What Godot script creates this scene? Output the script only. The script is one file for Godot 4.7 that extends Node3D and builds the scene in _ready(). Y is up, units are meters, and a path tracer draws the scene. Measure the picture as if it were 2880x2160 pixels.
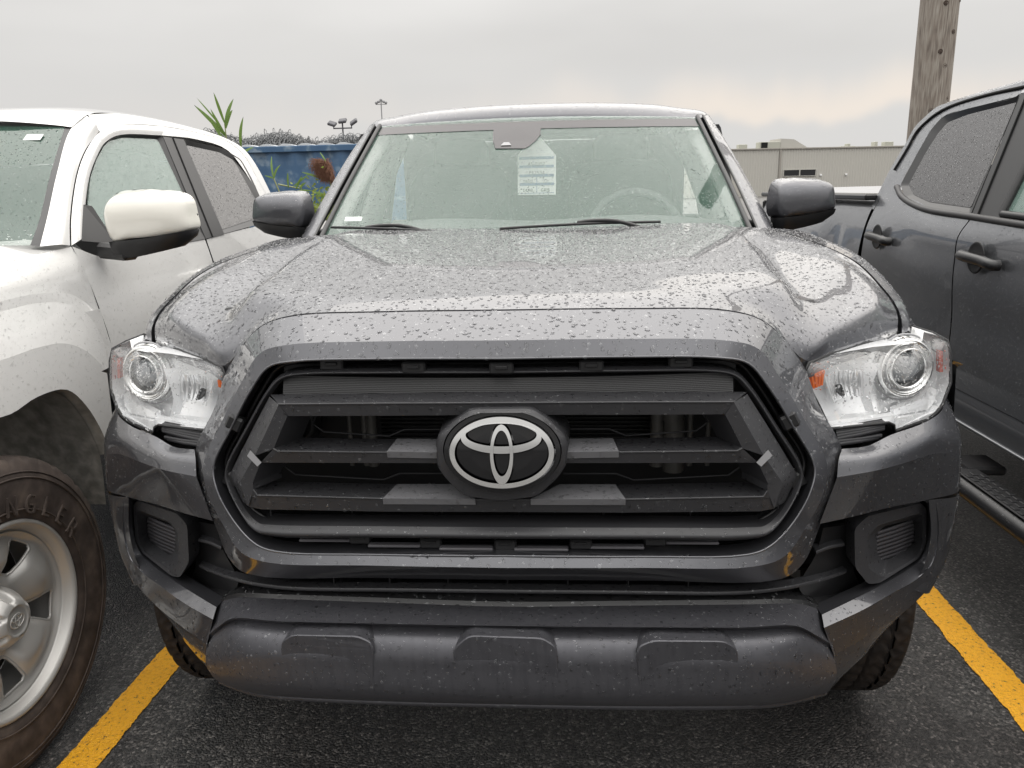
extends Node3D
# A wet dark grey pickup, nose to the camera, parked between a white and a dark grey pickup.

const D := {
	"surround_in": [[0,1084,-95,189,1084,-101,354,1076,-125,408,1061,-145,444,1020,-150,492,947,-160,533,875,-160,525,837,-145,495,785,-130,452,749,-110,410,740,-95,229,750,-65,0,757,-50],[0,1084,-50,189,1084,-56,354,1076,-80,408,1061,-100,444,1020,-105,492,947,-115,533,875,-115,525,837,-100,495,785,-85,452,749,-65,410,740,-50,229,750,-20,0,757,-5]],
	"surround_a": [[0,1084,-50,189,1084,-56,354,1076,-80,408,1061,-100,444,1020,-105,492,947,-115,533,875,-115,525,837,-100,495,785,-85,452,749,-65,410,740,-50,229,750,-20,0,757,-5],[0,1112,-62,190,1111,-70,376,1100,-100,429,1081,-120,467,1031,-125,514,956,-130,559,873,-130,551,825,-115,519,771,-95,480,729,-70,421,721,-45,228,735,-10,0,741,6]],
	"surround_b": [[0,1112,-62,190,1111,-70,376,1100,-100,429,1081,-120,467,1031,-125,514,956,-130,559,873,-130,551,825,-115,519,771,-95,480,729,-70,421,721,-45,228,735,-10,0,741,6],[0,1147,-150,215,1146,-155,389,1137,-175,461,1110,-200,531,1034,-215,564,957,-210,609,875,-205,598,819,-180,562,749,-150,530,689,-125,479,674,-90,243,685,-60,0,692,-45]],
	"surround_out": [[0,1147,-150,215,1146,-155,389,1137,-175,461,1110,-200,531,1034,-215,564,957,-210,609,875,-205,598,819,-180,562,749,-150,530,689,-125,479,674,-90,243,685,-60,0,692,-45],[0,1147,-200,215,1146,-205,389,1137,-225,461,1110,-250,531,1034,-265,564,957,-260,609,875,-255,598,819,-230,562,749,-200,530,689,-175,479,674,-140,243,685,-110,0,692,-95]],
	"shut": [[790,1073,-445,790,1098,-477,790,1128,-560,785,1163,-677,780,1186,-864,775,1210,-1427]],
	"hood": [[0,1149,-154,215,1148,-159,389,1139,-179,461,1112,-204,537,1040,-219,601,1047,-269,681,1053,-333,783,1052,-432],[0,1161,-204,215,1160,-209,389,1152,-229,461,1130,-249,547,1065,-231,605,1079,-281,683,1087,-345,787,1076,-444],[0,1172,-300,240,1170,-305,440,1168,-320,515,1158,-330,560,1112,-310,640,1108,-360,730,1115,-420,790,1098,-477],[0,1192,-520,250,1191,-520,465,1190,-530,535,1184,-540,580,1148,-540,660,1155,-560,735,1162,-590,790,1128,-560],[0,1207,-780,260,1208,-780,490,1210,-780,560,1207,-790,605,1173,-790,670,1182,-800,735,1186,-820,785,1163,-677],[0,1218,-1100,270,1220,-1100,520,1224,-1080,590,1222,-1080,625,1194,-1080,680,1201,-1080,735,1203,-1080,780,1186,-864],[0,1226,-1500,270,1228,-1480,530,1231,-1430,605,1229,-1400,645,1219,-1400,690,1217,-1400,735,1213,-1400,775,1210,-1427]],
	"sil": [[835,1045,-483,850,1067,-542,870,1085,-640,885,1113,-773,895,1147,-967,900,1177,-1330]],
	"bumper_a": [[608,878,-200,667,872,-235,722,881,-272,818,884,-345,889,895,-425,945,955,-600],[591,868,-166,668,863,-206,736,859,-253,827,858,-325,935,825,-435,955,900,-600],[584,843,-147,662,840,-187,730,835,-237,825,828,-315,943,795,-440,962,830,-600]],
	"bumper_b": [[584,843,-147,662,840,-187,730,835,-237,825,828,-315,943,795,-440,962,830,-600],[553,763,-127,630,756,-176,720,747,-240,832,726,-329,945,710,-430,960,720,-590]],
	"bumper_ret": [[553,763,-127,630,756,-176,720,747,-240,832,726,-329],[553,767,-197,630,760,-246,720,751,-310,832,730,-399]],
	"bumper_side": [[835,724,-331,945,700,-430,960,720,-590],[855,637,-347,940,625,-425,957,635,-575],[839,572,-332,925,555,-410,950,560,-550],[800,545,-300,869,505,-353,935,500,-530]],
	"strip": [[855,719,-347,874,663,-360,879,615,-363,865,570,-351,819,558,-312,756,560,-259,666,561,-185,574,561,-121],[852,701,-372,865,654,-381,865,601,-380,849,574,-368,811,565,-338,751,564,-288,662,571,-211,578,571,-149]],
	"strip_in": [[852,701,-372,865,654,-381,865,601,-380,849,574,-368,811,565,-338,751,564,-288,662,571,-211,578,571,-149],[852,698,-412,865,651,-421,865,598,-420,849,571,-408,811,562,-378,751,561,-328,662,568,-251,578,568,-189]],
	"lip_a": [[865,570,-351,819,558,-312,756,560,-259,666,561,-185,574,561,-121],[865,523,-346,828,502,-322,786,488,-293,710,490,-227,607,490,-146]],
	"lip_b": [[865,523,-346,828,502,-322,786,488,-293,710,490,-227,607,490,-146],[861,515,-358,818,472,-352,776,428,-338,712,395,-282,623,375,-201],[831,515,-498,788,462,-492,746,408,-478,682,365,-422,593,335,-341]],
	"fog_a": [[852,689,-421,832,707,-406,675,734,-276,644,720,-253,655,635,-261,695,585,-291,729,572,-320,845,578,-416,864,604,-430],[852,689,-371,832,707,-356,675,734,-226,644,720,-203,655,635,-211,695,585,-241,729,572,-270,845,578,-366,864,604,-380]],
	"fog_b": [[852,689,-371,832,707,-356,675,734,-226,644,720,-203,655,635,-211,695,585,-241,729,572,-270,845,578,-366,864,604,-380],[845,676,-369,826,684,-354,708,703,-255,682,688,-235,692,619,-242,729,584,-273,743,578,-286,839,582,-364,855,607,-377]],
	"fog_c": [[845,676,-369,826,684,-354,708,703,-255,682,688,-235,692,619,-242,729,584,-273,743,578,-286,839,582,-364,855,607,-377],[847,645,-407,835,651,-399,753,667,-331,731,659,-312,741,609,-321,761,589,-338,772,585,-348,843,584,-405,855,598,-413]],
	"fogmesh": [[847,645,-407,835,651,-399,753,667,-331,731,659,-312,741,609,-321,761,589,-338,772,585,-348,843,584,-405,855,598,-413]],
	"corner_panel": [[686,695,-290,647,707,-250,587,720,-204],[673,653,-280,625,664,-239,577,668,-202],[687,585,-296,625,597,-243,543,613,-181],[712,542,-320,644,552,-263,565,576,-199]],
	"corner_ledge": [[712,542,-320,644,552,-263,565,576,-199],[727,540,-304,662,552,-242,596,554,-190]],
	"rib1": [[637,678,-225,603,684,-201,569,683,-179]],
	"rib2": [[652,611,-244,606,617,-207,561,625,-172,501,632,-136,402,645,-94,203,663,-60,0,668,-50]],
	"it": [[657,584,-248,518,629,-159,406,657,-115,207,675,-80,0,680,-70]],
	"ib": [[599,553,-196,529,598,-154,406,623,-105,207,635,-70,0,639,-60]],
	"val_top": [[593,556,-183,566,577,-165,524,597,-142,434,618,-101,204,639,-55,0,643,-40],[589,524,-130,548,566,-89,497,608,-49,399,628,-8,186,647,27,0,651,35]],
	"val_lip": [[589,524,-130,548,566,-89,497,608,-49,399,628,-8,186,647,27,0,651,35],[608,493,-158,569,535,-119,508,588,-72,408,611,-29,191,631,8,0,635,16]],
	"val_a": [[608,493,-158,569,535,-119,508,588,-72,408,611,-29,191,631,8,0,635,16],[606,481,-141,563,527,-94,495,581,-37,399,600,1,186,621,36,0,624,44],[612,457,-145,565,502,-91,493,557,-26,396,579,14,184,600,48,0,604,56],[615,441,-150,568,479,-95,495,531,-27,398,553,14,186,575,49,0,579,57],[614,420,-158,569,441,-109,501,480,-44,406,505,5,189,526,45,0,529,53],[615,374,-197,559,401,-141,483,433,-77,402,460,-32,200,485,9,0,491,18],[615,369,-347,559,396,-291,483,428,-227,402,455,-182,200,480,-141,0,486,-132]],
	"val_end": [[574,561,-121,607,490,-146,623,375,-201],[589,524,-130,606,481,-141,614,420,-158]],
	"pad": [[386,604,17,364,621,22,244,634,43,222,625,45,217,610,47,223,532,42,398,512,9]],
	"padc": [[-82,621,55,-56,646,56,65,643,55,86,628,55,90,604,56,90,542,52,-85,546,52]],
	"hl": [[822,1057,-458,872,1040,-473,892,1028,-448,900,1001,-445,900,942,-431,878,902,-409,862,889,-396,841,875,-387,743,877,-307,740,890,-305,724,899,-293,597,904,-239,572,948,-230,547,990,-221,535,1013,-217,543,1034,-220,605,1041,-277,688,1046,-342,820,1036,-493]],
	"hl_proj": [[791,982,-388,730,993,-343]],
	"hl_ring": [[777,987,-363,701,998,-312]],
	"hl_in": [[894,1015,-453,586,1009,-265,612,904,-275,752,892,-344,765,903,-354,852,911,-427,894,926,-475]],
	"hl_refl": [[678,1000,-312,589,997,-276,616,940,-287,680,947,-313]],
	"hl_org": [[572,1005,-250,550,1002,-242,557,987,-245,571,991,-250]],
	"hl_wing": [[889,914,-439,889,897,-442,871,890,-431,749,904,-324,756,874,-329,856,870,-413,889,880,-441,889,898,-433]],
	"hl_wing2": [[891,933,-450,862,943,-427,838,919,-405,755,910,-336,757,902,-338,891,883,-466,891,908,-447]],
	"hl_bot": [[746,906,-321,602,908,-253,605,900,-254,735,895,-313,751,885,-325]],
	"hl_side": [[891,1008,-450,851,1022,-416,883,939,-456,891,937,-448]],
	"vent": [[718,903,-276,610,902,-228,610,877,-203,695,872,-257,717,880,-270]],
	"gframe": [[0,1063,-105,195,1063,-109,364,1054,-133,395,1043,-140,418,1019,-143,468,946,-150,517,869,-160,519,845,-159,494,799,-140,456,763,-116,414,760,-98,230,777,-60,0,781,-50],[0,1063,-75,195,1063,-79,364,1054,-103,395,1043,-110,418,1019,-113,468,946,-120,517,869,-130,519,845,-129,494,799,-110,456,763,-86,414,760,-68,230,777,-30,0,781,-20]],
	"gframe_b": [[0,1063,-75,195,1063,-79,364,1054,-103,395,1043,-110,418,1019,-113,468,946,-120,517,869,-130,519,845,-129,494,799,-110,456,763,-86,414,760,-68,230,777,-30,0,781,-20],[0,1058,-63,195,1058,-67,362,1050,-91,390,1040,-97,412,1018,-99,462,945,-106,511,869,-116,513,846,-115,488,801,-97,452,771,-73,416,771,-56,229,787,-18,0,791,-8],[0,1053,-75,196,1053,-79,360,1045,-102,386,1036,-108,406,1016,-110,457,943,-117,504,868,-126,506,847,-124,483,803,-107,448,780,-83,418,782,-69,228,798,-30,0,802,-20]],
	"gframe_c": [[0,1053,-75,196,1053,-79,360,1045,-102,386,1036,-108,406,1016,-110,457,943,-117,504,868,-126,506,847,-124,483,803,-107,448,780,-83,418,782,-69,228,798,-30,0,802,-20],[0,1053,-125,196,1053,-129,360,1045,-152,386,1036,-158,406,1016,-160,457,943,-167,504,868,-176,506,847,-174,483,803,-157,448,780,-133,418,782,-119,228,798,-80,0,802,-70]],
	"barA_t": [[410,1012,-104,195,1022,-69,0,1025,-65],[376,1009,-51,186,1017,-24,0,1018,-20]],
	"barA_f": [[376,1009,-51,186,1017,-24,0,1018,-20],[364,988,-52,188,995,-28,0,997,-24]],
	"barA_u": [[364,988,-52,188,995,-28,0,997,-24],[364,992,-122,188,999,-98,0,1001,-94]],
	"barB_t": [[377,931,-121,370,928,-120,209,933,-95,0,935,-90],[394,929,-55,386,925,-53,191,933,-24,0,934,-20]],
	"barB_f": [[394,929,-55,386,925,-53,191,933,-24,0,934,-20],[424,900,-66,410,901,-63,193,913,-28,0,914,-24]],
	"barB_u": [[424,900,-66,410,901,-63,193,913,-28,0,914,-24],[424,904,-136,410,905,-133,193,917,-98,0,918,-94]],
	"barC_t": [[440,842,-136,430,839,-134,215,849,-96,0,850,-90],[442,850,-66,435,840,-64,196,851,-24,0,851,-20]],
	"barC_f": [[442,850,-66,435,840,-64,196,851,-24,0,851,-20],[459,814,-76,433,811,-70,199,825,-30,0,827,-26]],
	"barC_u": [[459,814,-76,433,811,-70,199,825,-30,0,827,-26],[459,818,-146,433,815,-140,199,829,-100,0,831,-96]],
	"armU_f": [[376,1009,-51,401,966,-57,432,913,-64],[363,988,-50,378,961,-53,395,928,-57]],
	"armU_b": [[407,1011,-93,438,964,-100,471,913,-109],[376,1009,-51,401,966,-57,432,913,-64]],
	"armU_i": [[363,988,-50,378,961,-53,395,928,-57],[333,988,-110,348,961,-113,365,928,-117]],
	"armL_f": [[432,913,-64,469,860,-73,456,817,-70],[423,901,-64,443,862,-68,443,849,-68]],
	"armL_b": [[471,913,-109,506,858,-119,486,810,-113],[432,913,-64,469,860,-73,456,817,-70]],
	"armL_i": [[423,901,-64,443,862,-68,443,849,-68],[393,901,-124,413,862,-128,413,849,-128]],
	"arm_clip": [[438,924,-62,419,903,-58],[446,913,-64,428,895,-60]],
	"wedgeB": [[184,940,-76,190,936,-20,99,935,-18,107,940,-74]],
	"wedgeC": [[189,857,-76,202,853,-20,46,854,-17,94,858,-74]],
	"house": [[-46,1011,-3,51,1012,-3,79,992,-4,103,967,-4,108,952,-4,106,919,-4,92,896,-4,58,863,-3,-1,855,-2,-62,863,-3,-90,891,-4,-105,914,-4,-105,952,-4,-101,969,-4,-72,993,-3]],
	"w_roof": [[-1456,1621,-1431,-1466,1641,-1619,-1467,1645,-1845,-1462,1633,-2216,-1449,1608,-2512,-1427,1562,-2664,-1390,1487,-2697,-1328,1358,-2682]],
	"w_dt8": [[-1429,1566,-1439,-1446,1601,-1604,-1456,1621,-1922,-1453,1615,-2236,-1440,1588,-2537,-1410,1528,-2613,-1368,1441,-2612,-1325,1353,-2612]],
	"w_dt": [[-1266,1226,-937,-1296,1294,-1001,-1357,1419,-1159,-1397,1499,-1291,-1429,1566,-1439,-1446,1601,-1604,-1456,1621,-1922,-1453,1615,-2236,-1440,1588,-2537,-1410,1528,-2613,-1325,1353,-2612]],
	"w_in": [[-1272,1244,-1012,-1311,1324,-1103,-1354,1413,-1217,-1383,1472,-1314,-1411,1530,-1429,-1429,1565,-1564,-1437,1583,-1876,-1439,1586,-2176,-1422,1552,-2447,-1390,1487,-2498,-1314,1330,-2522]],
	"w_glass": [[-1318,1234,-843,-1348,1297,-941,-1407,1419,-1108,-1484,1576,-1340]],
	"w_band": [[-1302,1230,-854,-1339,1309,-964,-1396,1426,-1123,-1466,1570,-1338]],
	"w_pil": [[-1297,1230,-851,-1334,1309,-960,-1391,1426,-1119,-1461,1570,-1335,-1489,1627,-1500]],
	"w_pild": [[-1266,1226,-937,-1296,1294,-1001,-1357,1419,-1159,-1397,1499,-1291,-1429,1566,-1439]],
	"w_fwo": [[-1271,1241,-1007,-1354,1413,-1217,-1383,1472,-1314,-1411,1530,-1429,-1429,1565,-1564,-1436,1580,-1873,-1257,1193,-1760,-1255,1185,-1266]],
	"w_fwi": [[-1276,1252,-1044,-1365,1435,-1261,-1401,1508,-1399,-1416,1540,-1481,-1424,1556,-1583,-1429,1566,-1838,-1268,1234,-1753,-1263,1216,-1291]],
	"w_rwo": [[-1434,1577,-2039,-1426,1560,-2395,-1404,1514,-2538,-1362,1429,-2537,-1310,1322,-2503,-1265,1223,-2309,-1260,1202,-1905]],
	"w_rwi": [[-1424,1556,-2050,-1416,1540,-2355,-1401,1508,-2475,-1359,1423,-2464,-1309,1320,-2466,-1273,1246,-2302,-1264,1217,-1924]],
	"w_bpil": [[-1435,1578,-1871,-1434,1577,-2039,-1259,1201,-1926,-1257,1194,-1751]],
	"w_beltf": [[-1266,1224,-938,-1254,1182,-1068,-1255,1185,-1266,-1256,1191,-1749]],
	"w_beltr": [[-1256,1191,-1759,-1259,1201,-1919,-1262,1211,-2135,-1265,1223,-2309,-1323,1348,-2609]],
	"w_shut": [[-1265,1223,-939,-1259,1200,-939,-1244,1147,-951,-1227,1061,-956,-1221,977,-971,-1220,920,-986]],
	"w_flare": [[-1234,1096,-577,-1234,1097,-704,-1231,1080,-817,-1225,1046,-882,-1222,985,-928,-1219,891,-957]],
	"w_lip": [[-1222,993,-534,-1222,996,-642,-1222,984,-748,-1220,946,-826,-1219,887,-886,-1218,818,-918]],
	"w_arch": [[-1219,865,-496,-1219,880,-598,-1219,868,-713,-1218,809,-777,-1217,721,-827,-1216,644,-851]],
	"g_roof": [[1828,1699,-2024,1824,1690,-2279,1820,1682,-2559,1816,1671,-2699,1802,1641,-2756,1782,1595,-2821,1751,1522,-2830,1705,1417,-2853,1657,1309,-2847,1623,1221,-2852]],
	"g_drip": [[1819,1678,-2003,1818,1677,-2264,1812,1662,-2537,1802,1641,-2641,1792,1616,-2702,1771,1570,-2760,1740,1498,-2766,1697,1399,-2789,1653,1298,-2790,1621,1216,-2811]],
	"g_wo": [[1809,1656,-1998,1804,1645,-2017,1800,1635,-2385,1793,1620,-2568,1772,1570,-2619,1729,1472,-2630,1667,1330,-2633,1645,1279,-2518,1631,1242,-2293,1622,1219,-1878]],
	"g_wi": [[1796,1626,-2010,1796,1625,-2015,1790,1612,-2358,1781,1592,-2517,1761,1547,-2554,1723,1459,-2575,1666,1329,-2575,1649,1289,-2472,1638,1261,-2292,1632,1245,-1929]],
	"g_bp": [[1808,1653,-1995,1622,1217,-1876,1616,1203,-1651,1797,1628,-1768]],
	"g_mold": [[1664,1323,-2656,1645,1279,-2543,1628,1234,-2285,1621,1215,-1865,1615,1201,-1522,1614,1195,-1370]],
	"g_fwi": [[1794,1622,-1711,1626,1230,-1676,1621,1217,-1309,1624,1224,-1149,1780,1590,-1417]],
	"g_cut": [[1619,1211,-1861,1608,1177,-1890,1581,1075,-1880,1564,879,-1842,1556,682,-1796]],
	"g_gap": [[1623,1221,-2852,1588,1111,-2823,1569,977,-2800]],
	"g_rail": [[1643,1275,-4989,1640,1268,-3416,1629,1238,-2859]],
	"pillar_g": [[650,1617,-2186,672,1490,-1965,697,1350,-1727,719,1190,-1455]],
	"pillar_o": [[738,1630,-2420,768,1490,-2100,800,1350,-1860,835,1190,-1600]],
}

var rng := RandomNumberGenerator.new()
var M := {}
var names := {}
var base := Vector3.ZERO
var half := 0.0          # x of the plane that mirrored panels mirror about
var REF := Vector3(0, 0.8, -1.7)
var hosts := []          # arrays of [Acc, density, rmin, rmax] that carry rain drops

class Acc:
	var v := PackedVector3Array()
	var n := PackedVector3Array()
	var i := PackedInt32Array()
	func add(rows: Array, ref: Vector3, hint: Vector3, closed: bool) -> void:
		var nr := rows.size()
		var nc: int = rows[0].size()
		var b := v.size()
		var nn := PackedVector3Array()
		nn.resize(nr * nc)
		var s := 0.0
		for r in nr:
			for c in nc:
				var r0: int = maxi(r - 1, 0)
				var r1: int = mini(r + 1, nr - 1)
				var c0: int = (c - 1 + nc) % nc if closed else maxi(c - 1, 0)
				var c1: int = (c + 1) % nc if closed else mini(c + 1, nc - 1)
				var du: Vector3 = rows[r][c1] - rows[r][c0]
				var dv: Vector3 = rows[r1][c] - rows[r0][c]
				var k := du.cross(dv)
				if k.length() < 1e-12:
					var rr: int = r1 if r == 0 else r0
					du = rows[rr][c1] - rows[rr][c0]
					k = du.cross(dv)
				nn[r * nc + c] = k.normalized()
				s += k.dot(hint) if hint != Vector3.ZERO else k.normalized().dot(rows[r][c] - ref)
		var sg := -1.0 if s < 0.0 else 1.0
		for r in nr:
			for c in nc:
				v.append(rows[r][c])
				n.append(nn[r * nc + c] * sg)
		var last := nc if closed else nc - 1
		for r in nr - 1:
			for c in last:
				var a := b + r * nc + c
				var d := b + r * nc + (c + 1) % nc
				var e := a + nc
				var f := d + nc
				# du x dv points out when sg > 0; front faces run clockwise
				if sg > 0.0:
					i.append_array([a, e, d, d, e, f])
				else:
					i.append_array([a, d, e, d, f, e])
	func tri(a: Vector3, b: Vector3, c: Vector3, nrm: Vector3) -> void:
		var k := v.size()
		var cr := (b - a).cross(c - a)
		if cr.dot(nrm) > 0.0:
			v.append_array([a, c, b])
		else:
			v.append_array([a, b, c])
		n.append_array([nrm, nrm, nrm])
		i.append_array([k, k + 1, k + 2])
	func quad(a: Vector3, b: Vector3, c: Vector3, d: Vector3, nrm: Vector3) -> void:
		tri(a, b, c, nrm)
		tri(a, c, d, nrm)
	func mesh() -> ArrayMesh:
		var arr := []
		arr.resize(Mesh.ARRAY_MAX)
		arr[Mesh.ARRAY_VERTEX] = v
		arr[Mesh.ARRAY_NORMAL] = n
		arr[Mesh.ARRAY_INDEX] = i
		var me := ArrayMesh.new()
		me.add_surface_from_arrays(Mesh.PRIMITIVE_TRIANGLES, arr)
		return me
	func move(t: Transform3D) -> void:
		for k in v.size():
			v[k] = t * v[k]
			n[k] = (t.basis * n[k]).normalized()
	func mirror(cx: float) -> void:
		var b := v.size()
		for k in b:
			v.append(Vector3(2.0 * cx - v[k].x, v[k].y, v[k].z))
			n.append(Vector3(-n[k].x, n[k].y, n[k].z))
		var m := i.size()
		for k in range(0, m, 3):
			i.append_array([i[k] + b, i[k + 2] + b, i[k + 1] + b])

# ------------------------------------------------------------------ naming
func commit(called: String, a, m: Material, parent: Node = null) -> MeshInstance3D:
	var o := MeshInstance3D.new()
	o.name = called
	o.mesh = a.mesh() if a is Acc else a
	o.material_override = m
	if parent == null:
		parent = self
	o.position = -base if a is Acc else Vector3.ZERO
	if parent is MeshInstance3D:
		o.position = Vector3.ZERO
	if parent == self:
		o.name = numbered(called)
		o.position = Vector3.ZERO
	parent.add_child(o, true)
	if parent != self:
		var n := 0
		for ch in parent.get_children():
			if ch != o and (ch.name == called or str(ch.name).begins_with(called + "_0")):
				n += 1
		o.name = called if n == 0 else "%s_%03d" % [called, n]
	return o

func numbered(called: String) -> String:
	var k: int = names.get(called, 0)
	names[called] = k + 1
	return called if k == 0 else "%s_%03d" % [called, k]

func tag(o: Node, label: String, category: String, group := "", kind := "") -> Node:
	o.set_meta("label", label)
	if category:
		o.set_meta("category", category)
	if group:
		o.set_meta("group", group)
	if kind:
		o.set_meta("kind", kind)
	return o

func thing(called: String, label: String, category: String, at: Vector3, group := "") -> Node3D:
	var o := Node3D.new()
	o.name = numbered(called)
	o.position = at
	add_child(o)
	base = at
	tag(o, label, category, group)
	return o

func structure(called: String, a, m: Material) -> MeshInstance3D:
	var o := commit(called, a, m)
	o.set_meta("kind", "structure")
	return o

# ------------------------------------------------------------------ shapes
func pts(flat: Array) -> PackedVector3Array:
	var r := PackedVector3Array()
	for k in range(0, flat.size(), 3):
		r.append(Vector3(flat[k], flat[k + 1], flat[k + 2]) * 0.001)
	return r

func R(called: String) -> Array:
	var r := []
	for f in D[called]:
		r.append(pts(f))
	return r

func L(called: String) -> PackedVector3Array:
	return pts(D[called][0])

func cr(p: PackedVector3Array, s: int, lin := false) -> PackedVector3Array:
	var n := p.size()
	var r := PackedVector3Array()
	if n < 3:
		lin = true
	for k in n - 1:
		var p1 := p[k]
		var p2 := p[k + 1]
		var p0 := p[k - 1] if k > 0 else p1 * 2.0 - p2
		var p3 := p[k + 2] if k + 2 < n else p2 * 2.0 - p1
		var t1 := maxf(sqrt(p0.distance_to(p1)), 1e-4)
		var t2 := t1 + maxf(sqrt(p1.distance_to(p2)), 1e-4)
		var t3 := t2 + maxf(sqrt(p2.distance_to(p3)), 1e-4)
		for j in s:
			var f := float(j) / s
			if lin:
				r.append(p1.lerp(p2, f))
				continue
			var t := lerpf(t1, t2, f)
			var a1 := p0 * ((t1 - t) / t1) + p1 * (t / t1)
			var a2 := p1 * ((t2 - t) / (t2 - t1)) + p2 * ((t - t1) / (t2 - t1))
			var a3 := p2 * ((t3 - t) / (t3 - t2)) + p3 * ((t - t2) / (t3 - t2))
			var b1 := a1 * ((t2 - t) / t2) + a2 * (t / t2)
			var b2 := a2 * ((t3 - t) / (t3 - t1)) + a3 * ((t - t1) / (t3 - t1))
			r.append(b1 * ((t2 - t) / (t2 - t1)) + b2 * ((t - t1) / (t2 - t1)))
	r.append(p[n - 1])
	return r

func flip(p: PackedVector3Array) -> PackedVector3Array:
	var r := PackedVector3Array()
	for q in p:
		r.append(Vector3(2.0 * half - q.x, q.y, q.z))
	return r

# rows of control points -> smooth sheet; a row that starts or ends on the middle plane becomes one full row
func sheet(a: Acc, rows: Array, su := 4, sv := 4, both := true, lin_u := false, lin_v := false, hint := Vector3.ZERO) -> void:
	var full := []
	var joined := false
	for r in rows:
		var q: PackedVector3Array = r
		if both and absf(q[0].x - half) < 0.0005:
			var m := flip(q)
			m.reverse()
			m.remove_at(m.size() - 1)
			m.append_array(q)
			q = m
			joined = true
		elif both and absf(q[q.size() - 1].x - half) < 0.0005:
			var m := flip(q)
			m.reverse()
			m.remove_at(0)
			var w := q.duplicate()
			w.append_array(m)
			q = w
			joined = true
		full.append(cr(q, su, lin_u))
	var dense := []
	if sv > 1 and rows.size() > 1:
		var nc: int = full[0].size()
		var cols := []
		for c in nc:
			var col := PackedVector3Array()
			for r in full:
				col.append(r[c])
			cols.append(cr(col, sv, lin_v))
		for r in cols[0].size():
			var row := PackedVector3Array()
			for c in nc:
				row.append(cols[c][r])
			dense.append(row)
	else:
		dense = full
	a.add(dense, REF, hint, false)
	if both and not joined:
		var other := []
		for r in dense:
			other.append(flip(r))
		a.add(other, Vector3(2.0 * half - REF.x, REF.y, REF.z), Vector3(-hint.x, hint.y, hint.z), false)

# closed loops joined by strips, each strip with its own normals
func rings(a: Acc, loops: Array, ref: Vector3, hint := Vector3.ZERO) -> void:
	for k in loops.size() - 1:
		a.add([loops[k], loops[k + 1]], ref, hint, true)

func plate(a: Acc, out: PackedVector3Array, push: Vector3, axis := 2) -> void:
	var flat := PackedVector2Array()
	for p in out:
		flat.append(Vector2(p.x, p.y) if axis == 2 else (Vector2(p.z, p.y) if axis == 0 else Vector2(p.x, p.z)))
	var idx := Geometry2D.triangulate_polygon(flat)
	var c := Vector3.ZERO
	for p in out:
		c += p / out.size()
	for k in range(0, idx.size(), 3):
		var p := out[idx[k]]
		var q := out[idx[k + 1]]
		var s := out[idx[k + 2]]
		var nn := (q - p).cross(s - p).normalized()
		if nn.dot(push) > 0.0:
			nn = -nn
		a.tri(p, q, s, nn)
		a.tri(p + push, q + push, s + push, -nn)
	for k in out.size():
		var p := out[k]
		var q := out[(k + 1) % out.size()]
		var nn := (q - p).cross(push).normalized()
		if nn.dot((p + q) * 0.5 - c) < 0.0:
			nn = -nn
		a.quad(p, q, q + push, p + push, nn)

func tube(a: Acc, p: PackedVector3Array, r: float, seg := 8, taper := 1.0) -> void:
	var rows := []
	var up := Vector3.UP
	for k in p.size():
		var d := (p[mini(k + 1, p.size() - 1)] - p[maxi(k - 1, 0)]).normalized()
		if absf(d.dot(up)) > 0.95:
			up = Vector3.RIGHT if absf(d.x) < 0.9 else Vector3.FORWARD
		var s := d.cross(up).normalized()
		var t := s.cross(d).normalized()
		up = t
		var rr := r * lerpf(1.0, taper, float(k) / maxi(p.size() - 1, 1))
		var row := PackedVector3Array()
		for j in seg:
			var an := TAU * j / seg
			row.append(p[k] + (s * cos(an) + t * sin(an)) * rr)
		rows.append(row)
	for k in range(p.size() - 1):
		pass
	var b := a.v.size()
	a.add(rows, p[0], Vector3.ZERO, true)
	# outward by construction
	for k in p.size():
		for j in seg:
			a.n[b + k * seg + j] = (rows[k][j] - p[k]).normalized()
	for e in [0, p.size() - 1]:
		var nn := (p[0] - p[1]).normalized() if e == 0 else (p[e] - p[e - 1]).normalized()
		for j in seg:
			a.tri(p[e], rows[e][j], rows[e][(j + 1) % seg], nn)

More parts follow.
